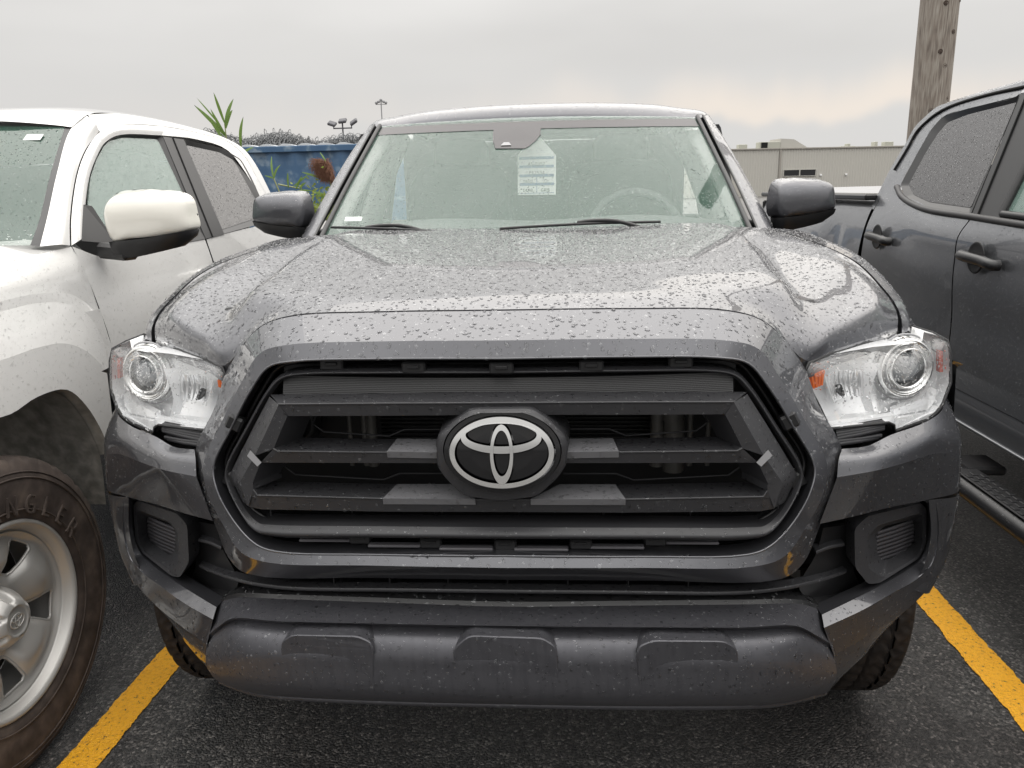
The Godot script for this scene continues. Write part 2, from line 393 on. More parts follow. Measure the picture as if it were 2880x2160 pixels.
# box with chamfered edges
func box(a: Acc, c: Vector3, s: Vector3, ch := 0.004, bs := Basis.IDENTITY) -> void:
	var h := s * 0.5
	ch = minf(ch, minf(h.x, minf(h.y, h.z)) * 0.9)
	for ax in 3:
		var u := (ax + 1) % 3
		var w := (ax + 2) % 3
		for sg in [-1.0, 1.0]:
			var q := []
			for k in [[-1, -1], [1, -1], [1, 1], [-1, 1]]:
				var p := Vector3.ZERO
				p[ax] = h[ax] * sg
				p[u] = (h[u] - ch) * k[0]
				p[w] = (h[w] - ch) * k[1]
				q.append(c + bs * p)
			var nn := Vector3.ZERO
			nn[ax] = sg
			a.quad(q[0], q[1], q[2], q[3], bs * nn)
	for ax in 3:
		var u := (ax + 1) % 3
		var w := (ax + 2) % 3
		for su in [-1.0, 1.0]:
			for sw in [-1.0, 1.0]:
				var q := []
				for k in [[-1, 0], [1, 0], [1, 1], [-1, 1]]:
					var p := Vector3.ZERO
					p[ax] = (h[ax] - ch) * k[0]
					p[u] = (h[u] - (ch if k[1] == 0 else 0.0)) * su
					p[w] = (h[w] - (0.0 if k[1] == 0 else ch)) * sw
					q.append(c + bs * p)
				var nn := Vector3.ZERO
				nn[u] = su
				nn[w] = sw
				a.quad(q[0], q[1], q[2], q[3], bs * nn.normalized())
	for sx in [-1.0, 1.0]:
		for sy in [-1.0, 1.0]:
			for sz in [-1.0, 1.0]:
				var s3 := Vector3(sx, sy, sz)
				a.tri(c + bs * (Vector3(h.x - ch, h.y - ch, h.z) * s3), c + bs * (Vector3(h.x, h.y - ch, h.z - ch) * s3), c + bs * (Vector3(h.x - ch, h.y, h.z - ch) * s3), bs * s3.normalized())

# profile of (radius, along) turned round an axis; sharp = normals per strip
func lathe(a: Acc, prof: Array, at: Vector3, axis: Vector3, seg := 32, sharp := false) -> void:
	var x := axis.normalized()
	var y := (Vector3.UP if absf(x.y) < 0.9 else Vector3.RIGHT)
	y = (y - x * y.dot(x)).normalized()
	var z := x.cross(y)
	var rows := []
	for p in prof:
		var row := PackedVector3Array()
		for j in seg:
			var an := TAU * j / seg
			row.append(at + x * p[1] + (y * cos(an) + z * sin(an)) * p[0])
		rows.append(row)
	if sharp:
		for k in rows.size() - 1:
			# outward side is to the left of the profile direction
			var d := Vector2(prof[k + 1][0] - prof[k][0], prof[k + 1][1] - prof[k][1])
			var b := a.v.size()
			a.add([rows[k], rows[k + 1]], at, Vector3.ZERO, true)
			fix(a, b, x, y, z, at, d, seg)
	else:
		a.add(rows, at, Vector3.ZERO, true)

func fix(a: Acc, b: int, x: Vector3, y: Vector3, _z: Vector3, _at: Vector3, d: Vector2, seg: int) -> void:
	var want := (y * d.y - x * d.x).normalized()
	if a.n[b].dot(want) < 0.0:
		for k in range(b, a.n.size()):
			a.n[k] = -a.n[k]
		for k in range(a.i.size() - seg * 6, a.i.size(), 3):
			var t := a.i[k + 1]
			a.i[k + 1] = a.i[k + 2]
			a.i[k + 2] = t

func look(p: float) -> float:
	return p

# ------------------------------------------------------------------ materials
func mat(c: Color, rough := 0.5, metal := 0.0, coat := 0.0) -> StandardMaterial3D:
	var m := StandardMaterial3D.new()
	m.albedo_color = c
	m.roughness = rough
	m.metallic = metal
	if coat > 0.0:
		m.clearcoat_enabled = true
		m.clearcoat = coat
		m.clearcoat_roughness = 0.03
	return m

func lin(r: float, g: float, b: float) -> Color:
	return Color(r, g, b).linear_to_srgb()

func noise_tex(freq: float, sd: int, ramp: Array, size := 1024, kind := FastNoiseLite.TYPE_SIMPLEX_SMOOTH, oct := 4, warp := 0.0) -> NoiseTexture2D:
	var f := FastNoiseLite.new()
	f.seed = sd
	f.noise_type = kind
	f.frequency = freq
	f.fractal_octaves = oct
	if kind == FastNoiseLite.TYPE_CELLULAR:
		f.cellular_return_type = FastNoiseLite.RETURN_DISTANCE
	if warp > 0.0:
		f.domain_warp_enabled = true
		f.domain_warp_amplitude = warp
	var t := NoiseTexture2D.new()
	t.width = size
	t.height = size
	t.seamless = true
	t.noise = f
	if ramp.size() > 0:
		var g := Gradient.new()
		g.offsets = PackedFloat32Array(ramp[0])
		g.colors = PackedColorArray(ramp[1])
		t.color_ramp = g
	return t

func world_tex(m: StandardMaterial3D, tile: float) -> StandardMaterial3D:
	m.uv1_triplanar = true
	m.uv1_world_triplanar = true
	m.uv1_scale = Vector3.ONE / tile
	return m

func materials() -> void:
	M.paint = mat(lin(0.094, 0.095, 0.105), 0.37, 0.75, 1.0)
	var sk := mat(lin(0.080, 0.080, 0.089), 0.42, 0.45)
	sk.albedo_texture = noise_tex(0.02, 61, [[0.2, 0.5, 0.8], [Color(0.93, 0.93, 0.935), Color(0.98, 0.98, 0.98), Color(1, 1, 1)]], 512)
	sk = world_tex(sk, 0.5)
	sk.uv1_scale = Vector3(6.0, 1.0, 6.0)
	M.skid = sk
	M.dark_trim = mat(lin(0.016, 0.016, 0.017), 0.33)
	M.black = mat(lin(0.012, 0.012, 0.013), 0.45)
	M.gloss_black = mat(lin(0.008, 0.008, 0.009), 0.06)
	M.grille = mat(lin(0.034, 0.034, 0.037), 0.42)
	M.wedge = mat(lin(0.16, 0.16, 0.168), 0.3)  # paler than the grille: sky reflection put into the colour
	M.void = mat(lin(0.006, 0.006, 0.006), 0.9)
	M.chrome = mat(lin(0.86, 0.86, 0.85), 0.06, 1.0)
	M.reflector = mat(lin(0.9, 0.91, 0.92), 0.16, 0.3)  # whitish base colour stands in for sky mirrored in the lamp bowl
	M.lamp_plastic = mat(lin(0.86, 0.87, 0.88), 0.2, 0.0)
	M.grey_plastic = mat(lin(0.32, 0.32, 0.33), 0.35)
	M.amber = mat(lin(0.75, 0.16, 0.02), 0.15)
	M.white_paint = mat(lin(0.72, 0.715, 0.70), 0.25, 0.0, 1.0)
	M.cap_white = mat(lin(0.68, 0.66, 0.60), 0.3, 0.0, 1.0)
	M.slate_paint = mat(lin(0.20, 0.207, 0.222), 0.36, 0.8, 1.0)
	M.silver_wheel = mat(lin(0.52, 0.51, 0.49), 0.42, 0.5)
	var rub := mat(lin(0.03, 0.026, 0.023), 0.72)
	rub.albedo_texture = noise_tex(0.012, 5, [[0.0, 0.45, 1.0], [Color(0.62, 0.6, 0.6), Color(0.8, 0.74, 0.7), Color(1.0, 0.88, 0.78)]], 512)
	M.rubber = world_tex(rub, 0.5)
	var mud := mat(lin(0.13, 0.112, 0.102), 0.8)
	mud.albedo_texture = noise_tex(0.01, 9, [[0.0, 0.5, 1.0], [Color(0.5, 0.46, 0.44), Color(0.72, 0.68, 0.66), Color(1, 0.95, 0.9)]], 512)
	M.muddy_rubber = world_tex(mud, 0.4)
	var lin_ := mat(lin(0.34, 0.335, 0.32), 0.85)
	lin_.albedo_texture = noise_tex(0.02, 12, [[0.2, 0.55, 0.8], [Color(0.72, 0.71, 0.69), Color(0.88, 0.87, 0.85), Color(1, 0.98, 0.95)]], 512)
	M.liner = world_tex(lin_, 0.5)
	var g := mat(Color(0.40, 0.60, 0.52, 0.19), 0.02)
	g.transparency = BaseMaterial3D.TRANSPARENCY_ALPHA
	M.windscreen = g
	var cl := mat(Color(0.95, 0.97, 0.98, 0.03), 0.02)
	cl.transparency = BaseMaterial3D.TRANSPARENCY_ALPHA
	M.clear = cl
	var gd := mat(Color(0.55, 0.66, 0.62, 0.35), 0.02)
	gd.transparency = BaseMaterial3D.TRANSPARENCY_ALPHA
	M.side_glass = gd
	M.privacy = mat(lin(0.05, 0.048, 0.05), 0.10)
	M.privacy.metallic_specular = 0.8
	var wd := mat(Color(1, 1, 1, 0.0), 0.0)
	wd.refraction_enabled = true
	wd.refraction_scale = 0.033
	M.water = wd
	wd = mat(Color(0.9, 0.93, 0.95, 0.02), 0.0)
	wd.transparency = BaseMaterial3D.TRANSPARENCY_ALPHA
	M.bead = wd
	M.seat = mat(lin(0.07, 0.07, 0.07), 0.9)
	M.dash = mat(lin(0.10, 0.105, 0.105), 0.6)
	M.headliner = mat(lin(0.30, 0.31, 0.30), 0.9)

	# asphalt: stones of two sizes over a patchy tone
	var asp := mat(Color(1, 1, 1), 0.42)
	asp.albedo_texture = noise_tex(0.056, 21, [[0.0, 0.35, 0.6, 0.8, 0.92, 1.0], [lin(0.032, 0.032, 0.032), lin(0.058, 0.057, 0.055), lin(0.08, 0.078, 0.075), lin(0.12, 0.116, 0.11), lin(0.19, 0.182, 0.172), lin(0.32, 0.305, 0.285)]], 2048, FastNoiseLite.TYPE_VALUE, 1)
	var cells: FastNoiseLite = asp.albedo_texture.noise
	cells.noise_type = FastNoiseLite.TYPE_CELLULAR
	cells.cellular_return_type = FastNoiseLite.RETURN_CELL_VALUE
	cells.fractal_type = FastNoiseLite.FRACTAL_NONE
	cells.domain_warp_enabled = true
	cells.domain_warp_amplitude = 8.0
	cells.domain_warp_frequency = 0.05
	asp.heightmap_enabled = true
	asp.heightmap_scale = 0.9
	asp.heightmap_flip_texture = true
	asp.heightmap_texture = noise_tex(0.056, 21, [], 2048, FastNoiseLite.TYPE_CELLULAR, 2)
	asp.detail_enabled = true
	asp.detail_blend_mode = BaseMaterial3D.BLEND_MODE_MUL
	asp.detail_uv_layer = BaseMaterial3D.DETAIL_UV_2
	asp.uv2_triplanar = true
	asp.uv2_world_triplanar = true
	asp.uv2_scale = Vector3.ONE / 3.1
	asp.detail_albedo = noise_tex(0.006, 22, [[0.2, 0.5, 0.8], [Color(0.72, 0.7, 0.7), Color(0.95, 0.94, 0.94), Color(1, 1, 1)]], 512)
	M.asphalt = world_tex(asp, 0.72)
	var yl := mat(Color(1, 1, 1), 0.45)
	yl.albedo_texture = noise_tex(0.03, 31, [[0.0, 0.19, 0.22, 0.5, 1.0], [lin(0.03, 0.03, 0.03), lin(0.04, 0.035, 0.03), lin(0.74, 0.34, 0.008), lin(0.88, 0.42, 0.010), lin(0.92, 0.47, 0.018)]], 1024, FastNoiseLite.TYPE_SIMPLEX_SMOOTH, 5)
	yl.heightmap_enabled = true
	yl.heightmap_scale = 0.4
	yl.heightmap_texture = noise_tex(0.09, 33, [], 1024, FastNoiseLite.TYPE_CELLULAR, 2)
	M.yellow = world_tex(yl, 0.55)
	var wood := mat(Color(1, 1, 1), 0.85)
	wood.albedo_texture = noise_tex(0.011, 41, [[0.1, 0.4, 0.6, 0.9], [lin(0.12, 0.10, 0.085), lin(0.22, 0.185, 0.155), lin(0.28, 0.25, 0.215), lin(0.36, 0.33, 0.29)]], 1024, FastNoiseLite.TYPE_SIMPLEX_SMOOTH, 5)
	wood = world_tex(wood, 0.5)
	wood.uv1_scale = Vector3(5.0, 0.35, 5.0)
	M.wood = wood
	M.wood_dark = mat(lin(0.07, 0.05, 0.04), 0.9)
	var blu := mat(Color(1, 1, 1), 0.5)
	blu.albedo_texture = noise_tex(0.012, 51, [[0.0, 0.55, 0.68, 0.8], [lin(0.045, 0.105, 0.20), lin(0.055, 0.12, 0.22), lin(0.10, 0.17, 0.26), lin(0.2, 0.27, 0.35)]], 512, FastNoiseLite.TYPE_SIMPLEX_SMOOTH, 5)
	M.blue_steel = world_tex(blu, 2.4)
	M.pale_metal = mat(lin(0.6, 0.63, 0.66), 0.4)
	M.siding = mat(lin(0.47, 0.455, 0.415), 0.7)
	M.siding_trim = mat(lin(0.30, 0.28, 0.25), 0.7)
	M.wire = mat(lin(0.17, 0.175, 0.18), 0.5, 0.3)
	M.pole_metal = mat(lin(0.09, 0.09, 0.10), 0.6)
	M.reed = mat(lin(0.12, 0.20, 0.05), 0.6)
	M.reed.backlight_enabled = true
	M.reed.backlight = lin(0.10, 0.15, 0.03)
	M.reed_pale = mat(lin(0.28, 0.30, 0.14), 0.7)
	M.plume = mat(lin(0.22, 0.11, 0.07), 0.9)
	M.bush = mat(lin(0.16, 0.20, 0.03), 0.7)
	M.bush.backlight_enabled = true
	M.bush.backlight = lin(0.12, 0.15, 0.02)
	M.paper = mat(lin(0.85, 0.87, 0.85), 0.8)
	M.ink_blue = mat(lin(0.10, 0.16, 0.30), 0.7)
	M.ink = mat(lin(0.02, 0.02, 0.03), 0.7)
	M.frit = mat(lin(0.022, 0.018, 0.021), 0.22)
	M.lamp_white = mat(lin(0.8, 0.8, 0.8), 0.4)
	M.unit = mat(lin(0.42, 0.42, 0.36), 0.6)
	M.stone = mat(lin(0.09, 0.088, 0.085), 0.5)

func sky_picture() -> ImageTexture:
	var w := 1024
	var h := 512
	var im := Image.create(w, h, false, Image.FORMAT_RGBF)
	var f := FastNoiseLite.new()
	f.seed = 77
	f.frequency = 1.4
	f.fractal_octaves = 5
	var f2 := FastNoiseLite.new()
	f2.seed = 78
	f2.frequency = 3.5
	f2.fractal_octaves = 4
	for y in h:
		var el := PI * (0.5 - (y + 0.5) / h)
		for x in w:
			var az := wrapf(TAU * (x + 0.5) / w, -PI, PI)
			var d := Vector3(cos(el) * sin(az), sin(el), -cos(el) * cos(az))
			var s := maxf(sin(el), 0.0)
			# an overcast sky: brighter overhead, streaked with grey
			var l := lerpf(0.45, 1.75, smoothstep(0.12, 1.0, s))
			var band := f.get_noise_3d(d.x * 1.2, d.y * 6.0, d.z * 1.2)
			l *= 1.0 + 0.2 * band * smoothstep(0.03, 0.3, s)
			var c := Color(l * 1.0, l * 0.985, l * 0.962)
			# low bank of cloud with a pale warm gap above it
			var top := 0.072 + 0.03 * f2.get_noise_3d(d.x, 0.0, d.z) + 0.02 * f2.get_noise_3d(d.x * 3.0, 0.2, d.z * 3.0)
			var gap := smoothstep(top - 0.004, top + 0.006, s) * (1.0 - smoothstep(top + 0.01, top + 0.06, s))
			var where_ := clampf(exp(-pow((az - 0.30) / 0.28, 2.0)) + 0.8 * f.get_noise_3d(d.x * 0.5, 3.0, d.z * 0.5), 0.0, 1.0)
			c = c.lerp(Color(0.66, 0.57, 0.48), gap * where_ * 0.5)
			if s <= 0.0:
				c = Color(0.2, 0.195, 0.19)
			im.set_pixel(x, y, c)
	return ImageTexture.create_from_image(im)

# ------------------------------------------------------------------ wheels
# tyre with grooves and tread blocks; side = +1 when the outer face looks to +x
func tyre(a: Acc, at: Vector3, r: float, w: float, side: float, rim_r: float, steer := 0.0) -> void:
	var prof := [[rim_r, 0.42], [rim_r + 0.012, 0.47], [rim_r + 0.03, 0.475], [rim_r + 0.05, 0.495], [lerpf(rim_r, r, 0.55), 0.5], [lerpf(rim_r, r, 0.72), 0.495], [r - 0.035, 0.475], [r - 0.018, 0.455], [r - 0.006, 0.42]]
	var full := []
	for p in prof:
		full.append(Vector2(p[0], p[1] * w))
	var xs := [0.36, 0.30, 0.27, 0.265, 0.235, 0.23, 0.17, 0.10, 0.095, 0.06, 0.055, 0.0]
	for x in xs:
		full.append(Vector2(r, x * w))
	var m := full.duplicate()
	m.reverse()
	m.remove_at(0)
	for p in m:
		full.append(Vector2(p.x, -p.y))
	var seg := 220
	var rows := []
	var bs := Basis(Vector3.UP, steer)
	for p in full:
		var row := PackedVector3Array()
		for j in seg:
			var an := TAU * j / seg
			var rr: float = p.x
			var ax: float = absf(p.y) / w
			if p.x > r - 0.012:
				if (ax > 0.236 and ax < 0.266) or (ax > 0.056 and ax < 0.096):
					rr -= 0.010
				elif ax > 0.266 and (j + int(ax * 20.0)) % 5 == 0:
					rr -= 0.009
				elif ax < 0.236 and ax > 0.096 and (j + int(ax * 60.0)) % 4 == 0:
					rr -= 0.007
				elif ax <= 0.056 and j % 4 == 2:
					rr -= 0.006
			var q := Vector3(p.y, cos(an) * rr, sin(an) * rr)
			q.y = maxf(q.y, -r + 0.012) if p.x > r - 0.05 else q.y
			row.append(at + bs * Vector3(q.x * side, q.y, q.z))
		rows.append(row)
	a.add(rows, at, Vector3.ZERO, true)
	# normals of a ring point away from its core circle
	var nc := seg
	for k in a.v.size():
		var d := bs.transposed() * (a.v[k] - at)
		var core := Vector3(0, d.y, d.z).normalized() * lerpf(rim_r, r, 0.5)
		var out := bs * (d - core)
		if a.n[k].dot(out) < 0.0:
			a.n[k] = -a.n[k]

# pressed steel wheel: dished face with five window holes, rim lip, cap
func steel_wheel(parent: Node, at: Vector3, side: float, detailed: bool, steer := 0.0) -> void:
	var ax := Vector3(side, 0, 0)
	var rim := Acc.new()
	# rim barrel and lip (radius, outward)
	lathe(rim, [[0.205, 0.050], [0.211, 0.049], [0.215, 0.058], [0.221, 0.074], [0.227, 0.082], [0.233, 0.084], [0.238, 0.080], [0.239, 0.074], [0.236, 0.066], [0.222, 0.0], [0.212, -0.08]], at, ax, 72)
	for k in rim.n.size():
		pass
	commit("rim", rim, M.silver_wheel, parent)
	if not detailed:
		var face := Acc.new()
		lathe(face, [[0.0, 0.03], [0.06, 0.035], [0.09, 0.03], [0.14, 0.045], [0.19, 0.05], [0.206, 0.055]], at, ax, 48)
		commit("wheel_face", face, M.silver_wheel, parent)
		return
	var face := Acc.new()
	var nr := 30
	var seg := 200
	# height of the pressed face
	var H := func(r: float, an: float) -> float:
		var spoke := cos(5.0 * an)                     # 1 at a spoke, -1 between
		var h := 0.030
		if r < 0.085:
			h = 0.028
		elif r < 0.20:
			var t := (r - 0.085) / 0.115
			h = lerpf(0.028, 0.046, smoothstep(0.0, 0.55, t)) + 0.020 * sin(PI * clampf(t * 1.02, 0.0, 1.0)) * (0.5 + 0.5 * spoke)
			h -= 0.022 * exp(-pow((spoke + 1.0) / 0.55, 2.0)) * sin(PI * clampf(t, 0.0, 1.0))
		else:
			h = 0.048 + (r - 0.20) * 0.9
		return h
	var hole := func(r: float, an: float) -> bool:
		var k := fposmod(an + PI / 5.0, TAU / 5.0) - PI / 5.0      # angle from a spoke
		var off := absf(absf(k) - PI / 5.0) * r                    # across, from the middle between two spokes
		if r < 0.106 or r > 0.190:
			return false
		var t := (r - 0.106) / 0.084
		var halfw := lerpf(0.016, 0.044, t) * sqrt(maxf(0.0, 1.0 - pow(absf(t - 0.5) * 2.0, 6.0)))
		return off < halfw
	var Y := Vector3(0, 1, 0)
	var Z := Vector3(0, 0, 1)
	var grid := []
	for q in nr + 1:
		var r := lerpf(0.05, 0.208, float(q) / nr)
		var row := PackedVector3Array()
		for j in seg:
			var an := TAU * j / seg + 0.55
			row.append(at + ax * H.call(r, an) + (Y * cos(an) + Z * sin(an)) * r)
		grid.append(row)
	var tmp := Acc.new()
	tmp.add(grid, at, ax, true)
	var keep := PackedInt32Array()
	for k in range(0, tmp.i.size(), 3):
		var c := (tmp.v[tmp.i[k]] + tmp.v[tmp.i[k + 1]] + tmp.v[tmp.i[k + 2]]) / 3.0 - at
		var r := Vector2(c.y, c.z).length()
		if not hole.call(r, atan2(c.z, c.y)):
			keep.append_array([tmp.i[k], tmp.i[k + 1], tmp.i[k + 2]])
	tmp.i = keep
	commit("wheel_face", tmp, M.silver_wheel, parent)
	var disc := Acc.new()
	lathe(disc, [[0.0, -0.03], [0.12, -0.03], [0.16, -0.034], [0.20, -0.05], [0.214, -0.06]], at, ax, 48)
	commit("brake_disc", disc, M.brake, parent)
	# rolled edges of the windows
	for s in 5:
		var edge := PackedVector3Array()
		var mid := TAU * (s + 0.5) / 5.0
		for j in 41:
			var t := TAU * j / 40.0
			var rr := 0.148 + 0.042 * clampf(1.25 * sin(t), -1.0, 1.0)
			var tt := (rr - 0.106) / 0.084
			var hw := lerpf(0.016, 0.044, clampf(tt, 0.0, 1.0)) * clampf(1.25 * cos(t), -1.0, 1.0)
			var an := mid + hw / rr
			edge.append(at + ax * (H.call(rr, an) - 0.002) + (Y * cos(an) + Z * sin(an)) * rr)
		var e := Acc.new()
		tube(e, edge, 0.0045, 6)
		commit("window_edge", e, M.silver_wheel, parent)
	# hub cap with an oval badge and nut recesses
	var cap := Acc.new()
	var rows := []
	for p in [[0.079, 0.020], [0.078, 0.032], [0.073, 0.048], [0.064, 0.066], [0.052, 0.082], [0.040, 0.090], [0.034, 0.088], [0.032, 0.084], [0.0, 0.084]]:
		var row := PackedVector3Array()
		for j in 120:
			var an := TAU * j / 120.0
			var dip := pow(maxf(0.0, cos(6.0 * an)), 3.0) * (0.014 if p[0] > 0.05 and p[0] < 0.075 else 0.0)
			row.append(at + ax * (p[1] - dip) + (Y * cos(an) + Z * sin(an)) * (p[0] - dip * 0.7))
		rows.append(row)
	cap.add(rows, at, Vector3.ZERO, true)
	commit("hub_cap", cap, M.silver_wheel, parent)
	var bg := Acc.new()
	var cc := at + ax * 0.0865
	for el in [[0.023, 0.0165, 0.0, 0.0, 0.003], [0.006, 0.014, 0.0, 0.0, 0.002], [0.017, 0.0065, 0.0, 0.0065, 0.002]]:
		var ring := PackedVector3Array()
		for j in 33:
			var t := TAU * j / 32.0
			ring.append(cc + Z * cos(t) * el[0] + Y * (sin(t) * el[1] + el[3]))
		tube(bg, ring, 0.0016, 5)
	commit("cap_badge", bg, M.silver_wheel, parent)

# ------------------------------------------------------------------ emblem
func oval(c: Vector3, a: float, b: float, z: float) -> PackedVector3Array:
	var r := PackedVector3Array()
	for j in 72:
		var t := TAU * j / 72.0
		r.append(c + Vector3(cos(t) * a, sin(t) * b, z))
	return r

func oval_band(a: Acc, c: Vector3, ao: float, bo: float, ci: Vector3, ai: float, bi: float, h: float) -> void:
	var bev := 0.0028
	rings(a, [oval(c, ao, bo, -0.006), oval(c, ao, bo, h * 0.4), oval(c, ao - bev, bo - bev, h), oval(ci, ai + bev * 0.6, bi + bev * 0.6, h), oval(ci, ai, bi, h * 0.3), oval(ci, ai, bi, -0.006)], c, Vector3.ZERO)
	# each strip set outwards again
	var n := 72 * 2
	for s in 5:
		var b := a.v.size() - (5 - s) * n
		var hint := Vector3.ZERO
		for k in range(b, b + n):
			var d := a.v[k] - c
			if s == 0 or s == 1:
				hint = Vector3(d.x / ao / ao, d.y / bo / bo, 0.3 if s == 1 else 0.0)
			elif s == 2:
				hint = Vector3(0, 0, 1)
			else:
				var e := a.v[k] - ci
				hint = -Vector3(e.x / ai / ai, e.y / bi / bi, 0.0)
			if a.n[k].dot(hint) < 0.0:
				a.n[k] = -a.n[k]

func emblem(truck: Node3D) -> void:
	var c := Vector3(0.0026, 0.9438, 0.0055)
	var tilt := Transform3D(Basis(Vector3.RIGHT, -0.16), c) * Transform3D(Basis.IDENTITY, -c)
	var d := Acc.new()
	rings(d, [oval(c, 0.0, 0.0, 0.0), oval(c, 0.05, 0.035, 0.0), oval(c, 0.0935, 0.0665, -0.002)], c + Vector3(0, 0, -1))
	rings(d, [oval(c, 0.0925, 0.0655, -0.002), oval(c, 0.0945, 0.0675, -0.012)], c)
	d.move(tilt)
	var disc := commit("emblem_disc", d, M.gloss_black, truck)
	var a := Acc.new()
	oval_band(a, c, 0.0861, 0.0603, c + Vector3(0, -0.001, 0), 0.0735, 0.0472, 0.0080)
	a.move(tilt)
	commit("emblem_ring", a, M.chrome, disc)
	var b := Acc.new()
	var k := c + Vector3(-0.0005, 0.0232, 0.0006)
	oval_band(b, k, 0.0668, 0.0275, k + Vector3(0.0, 0.0052, 0), 0.0548, 0.0166, 0.0075)
	b.move(tilt)
	commit("emblem_ring", b, M.chrome, disc)
	var e := Acc.new()
	var v := c + Vector3(0, -0.0030, 0.0012)
	oval_band(e, v, 0.0212, 0.0510, v + Vector3(0, 0.002, 0), 0.0116, 0.0350, 0.0075)
	e.move(tilt)
	commit("emblem_ring", e, M.chrome, disc)

# ------------------------------------------------------------------ front of the near truck
func hz(x: float) -> float:
	var t := [[0.0, -0.2], [0.5, -0.205], [0.6, -0.24], [0.72, -0.29], [0.8, -0.35], [0.86, -0.405], [0.89, -0.44], [0.91, -0.47]]
	for k in range(1, t.size()):
		if x <= t[k][0]:
			return lerpf(t[k - 1][1], t[k][1], (x - t[k - 1][0]) / (t[k][0] - t[k - 1][0]))
	return -0.47

func host(a: Acc, density: float, r0: float, r1: float) -> void:
	hosts.append([a, density, r0, r1])

func headlight(truck: Node3D, sg: float) -> void:
	var mx := Basis(Vector3(sg, 0, 0), Vector3.UP, Vector3.BACK)
	var X := func(a: Acc) -> Acc:
		if sg < 0.0:
			for k in a.v.size():
				a.v[k].x = -a.v[k].x
				a.n[k].x = -a.n[k].x
			for k in range(0, a.i.size(), 3):
				var t := a.i[k + 1]
				a.i[k + 1] = a.i[k + 2]
				a.i[k + 2] = t
		return a
	var out := L("hl")
	var c := Vector3(0.735, 0.985, -0.28)
	var ref := Vector3(0.65, 0.97, -0.8)
	# bowl behind the lens
	var bowl := Acc.new()
	var rows := []
	for s in [[1.0, -0.004], [0.985, -0.03], [0.93, -0.06], [0.6, -0.085], [0.25, -0.09], [0.0, -0.09]]:
		var row := PackedVector3Array()
		for p in out:
			var q: Vector3 = c.lerp(p, s[0])
			q.z = (hz(q.x) if s[0] < 0.99 else p.z) + s[1]
			row.append(q)
		rows.append(row)
	for k in rows.size() - 1:
		bowl.add([rows[k], rows[k + 1]], ref, Vector3(0.2, 0.1, 1), true)
	var lamp := commit("headlight", X.call(bowl), M.reflector, truck)
	var lens := Acc.new()
	rows = []
	for s in [[1.0, 0.0], [0.97, 0.010], [0.9, 0.018], [0.6, 0.026], [0.3, 0.03], [0.0, 0.031]]:
		var row := PackedVector3Array()
		for p in out:
			var q: Vector3 = c.lerp(p, s[0])
			q.z = (hz(q.x) * (1.0 - s[0]) + lerpf(p.z, hz(q.x), 1.0 - s[0]) * s[0]) + s[1]
			row.append(q)
		rows.append(row)
	lens.add(rows, ref, Vector3(0.3, 0.2, 1), true)
	X.call(lens)
	commit("lens", lens, M.clear, lamp)
	host(lens, 16000.0, 0.0012, 0.0032)
	var gk := Acc.new()
	var loop := out.duplicate()
	loop.append(out[0])
	tube(gk, loop, 0.0035, 6)
	commit("gasket", X.call(gk), M.black, lamp)
	# brow along the top edge, its bright reflection painted white, and a band along the bottom
	var brow := Acc.new()
	var top := PackedVector3Array([out[2], out[1], out[0], out[18], out[17], out[16], out[15]])
	var inner := PackedVector3Array()
	var inner2 := PackedVector3Array()
	for p in top:
		inner.append(p + Vector3(-0.002, -0.034, -0.022))
		inner2.append(p + Vector3(-0.002, -0.040, -0.06))
	var top2 := PackedVector3Array()
	for p in top:
		top2.append(p + Vector3(0, -0.004, -0.006))
	sheet(brow, [top2, inner], 4, 3, false, false, true, Vector3(0, 1, 1))
	sheet(brow, [inner, inner2], 4, 2, false, false, true, Vector3(0, -1, 0.2))
	commit("brow", X.call(brow), M.lamp_plastic, lamp)
	for q in [[0.067, -0.004], [0.0455, 0.005]]:  # solid grey tubes standing in for the shade in the ring grooves
		var gv := Acc.new()
		var circ := PackedVector3Array()
		var gd := Vector3(0.25, 0.06, 1).normalized()
		var gx := Vector3.UP.cross(gd).normalized()
		var gy := gd.cross(gx)
		for k in 49:
			var an := TAU * k / 48.0
			circ.append(Vector3(0.787, 0.985, -0.392) + gd * q[1] + (gx * cos(an) + gy * sin(an)) * q[0])
		tube(gv, circ, 0.0022, 6)
		commit("shadow_gap", X.call(gv), M.grey_plastic, lamp)
	# projector
	var pc := Vector3(0.787, 0.985, -0.392)
	var dir := Vector3(0.25, 0.06, 1).normalized()
	var ring := Acc.new()
	lathe(ring, [[0.036, 0.012], [0.0385, 0.018], [0.0415, 0.016], [0.043, 0.008], [0.049, 0.004], [0.052, 0.010], [0.056, 0.012], [0.060, 0.008], [0.064, -0.02], [0.066, -0.05]], pc, dir, 48)
	commit("projector_ring", X.call(ring), M.chrome, lamp)
	var ball := Acc.new()
	lathe(ball, [[0.0, 0.016], [0.010, 0.0152], [0.019, 0.0125], [0.027, 0.008], [0.033, 0.002], [0.037, -0.008]], pc, dir, 40)
	commit("projector_lens", X.call(ball), M.projector, lamp)
	# fluted reflector bowl beside it
	var rf := L("hl_refl")
	var fl := Acc.new()
	rows = []
	for v in 13:
		var row := PackedVector3Array()
		for u in 49:
			var fu := u / 48.0
			var fv := v / 12.0
			var p := rf[0].lerp(rf[1], fu).lerp(rf[3].lerp(rf[2], fu), fv)
			p.z += -0.035 * sin(PI * fu) * (0.6 + 0.4 * sin(PI * fv)) + 0.0035 * absf(sin(fu * PI * 9.0))
			row.append(p)
		rows.append(row)
	fl.add(rows, ref, Vector3(0, 0, 1), false)
	commit("fluted_reflector", X.call(fl), M.facet, lamp)
	var bulb := Acc.new()
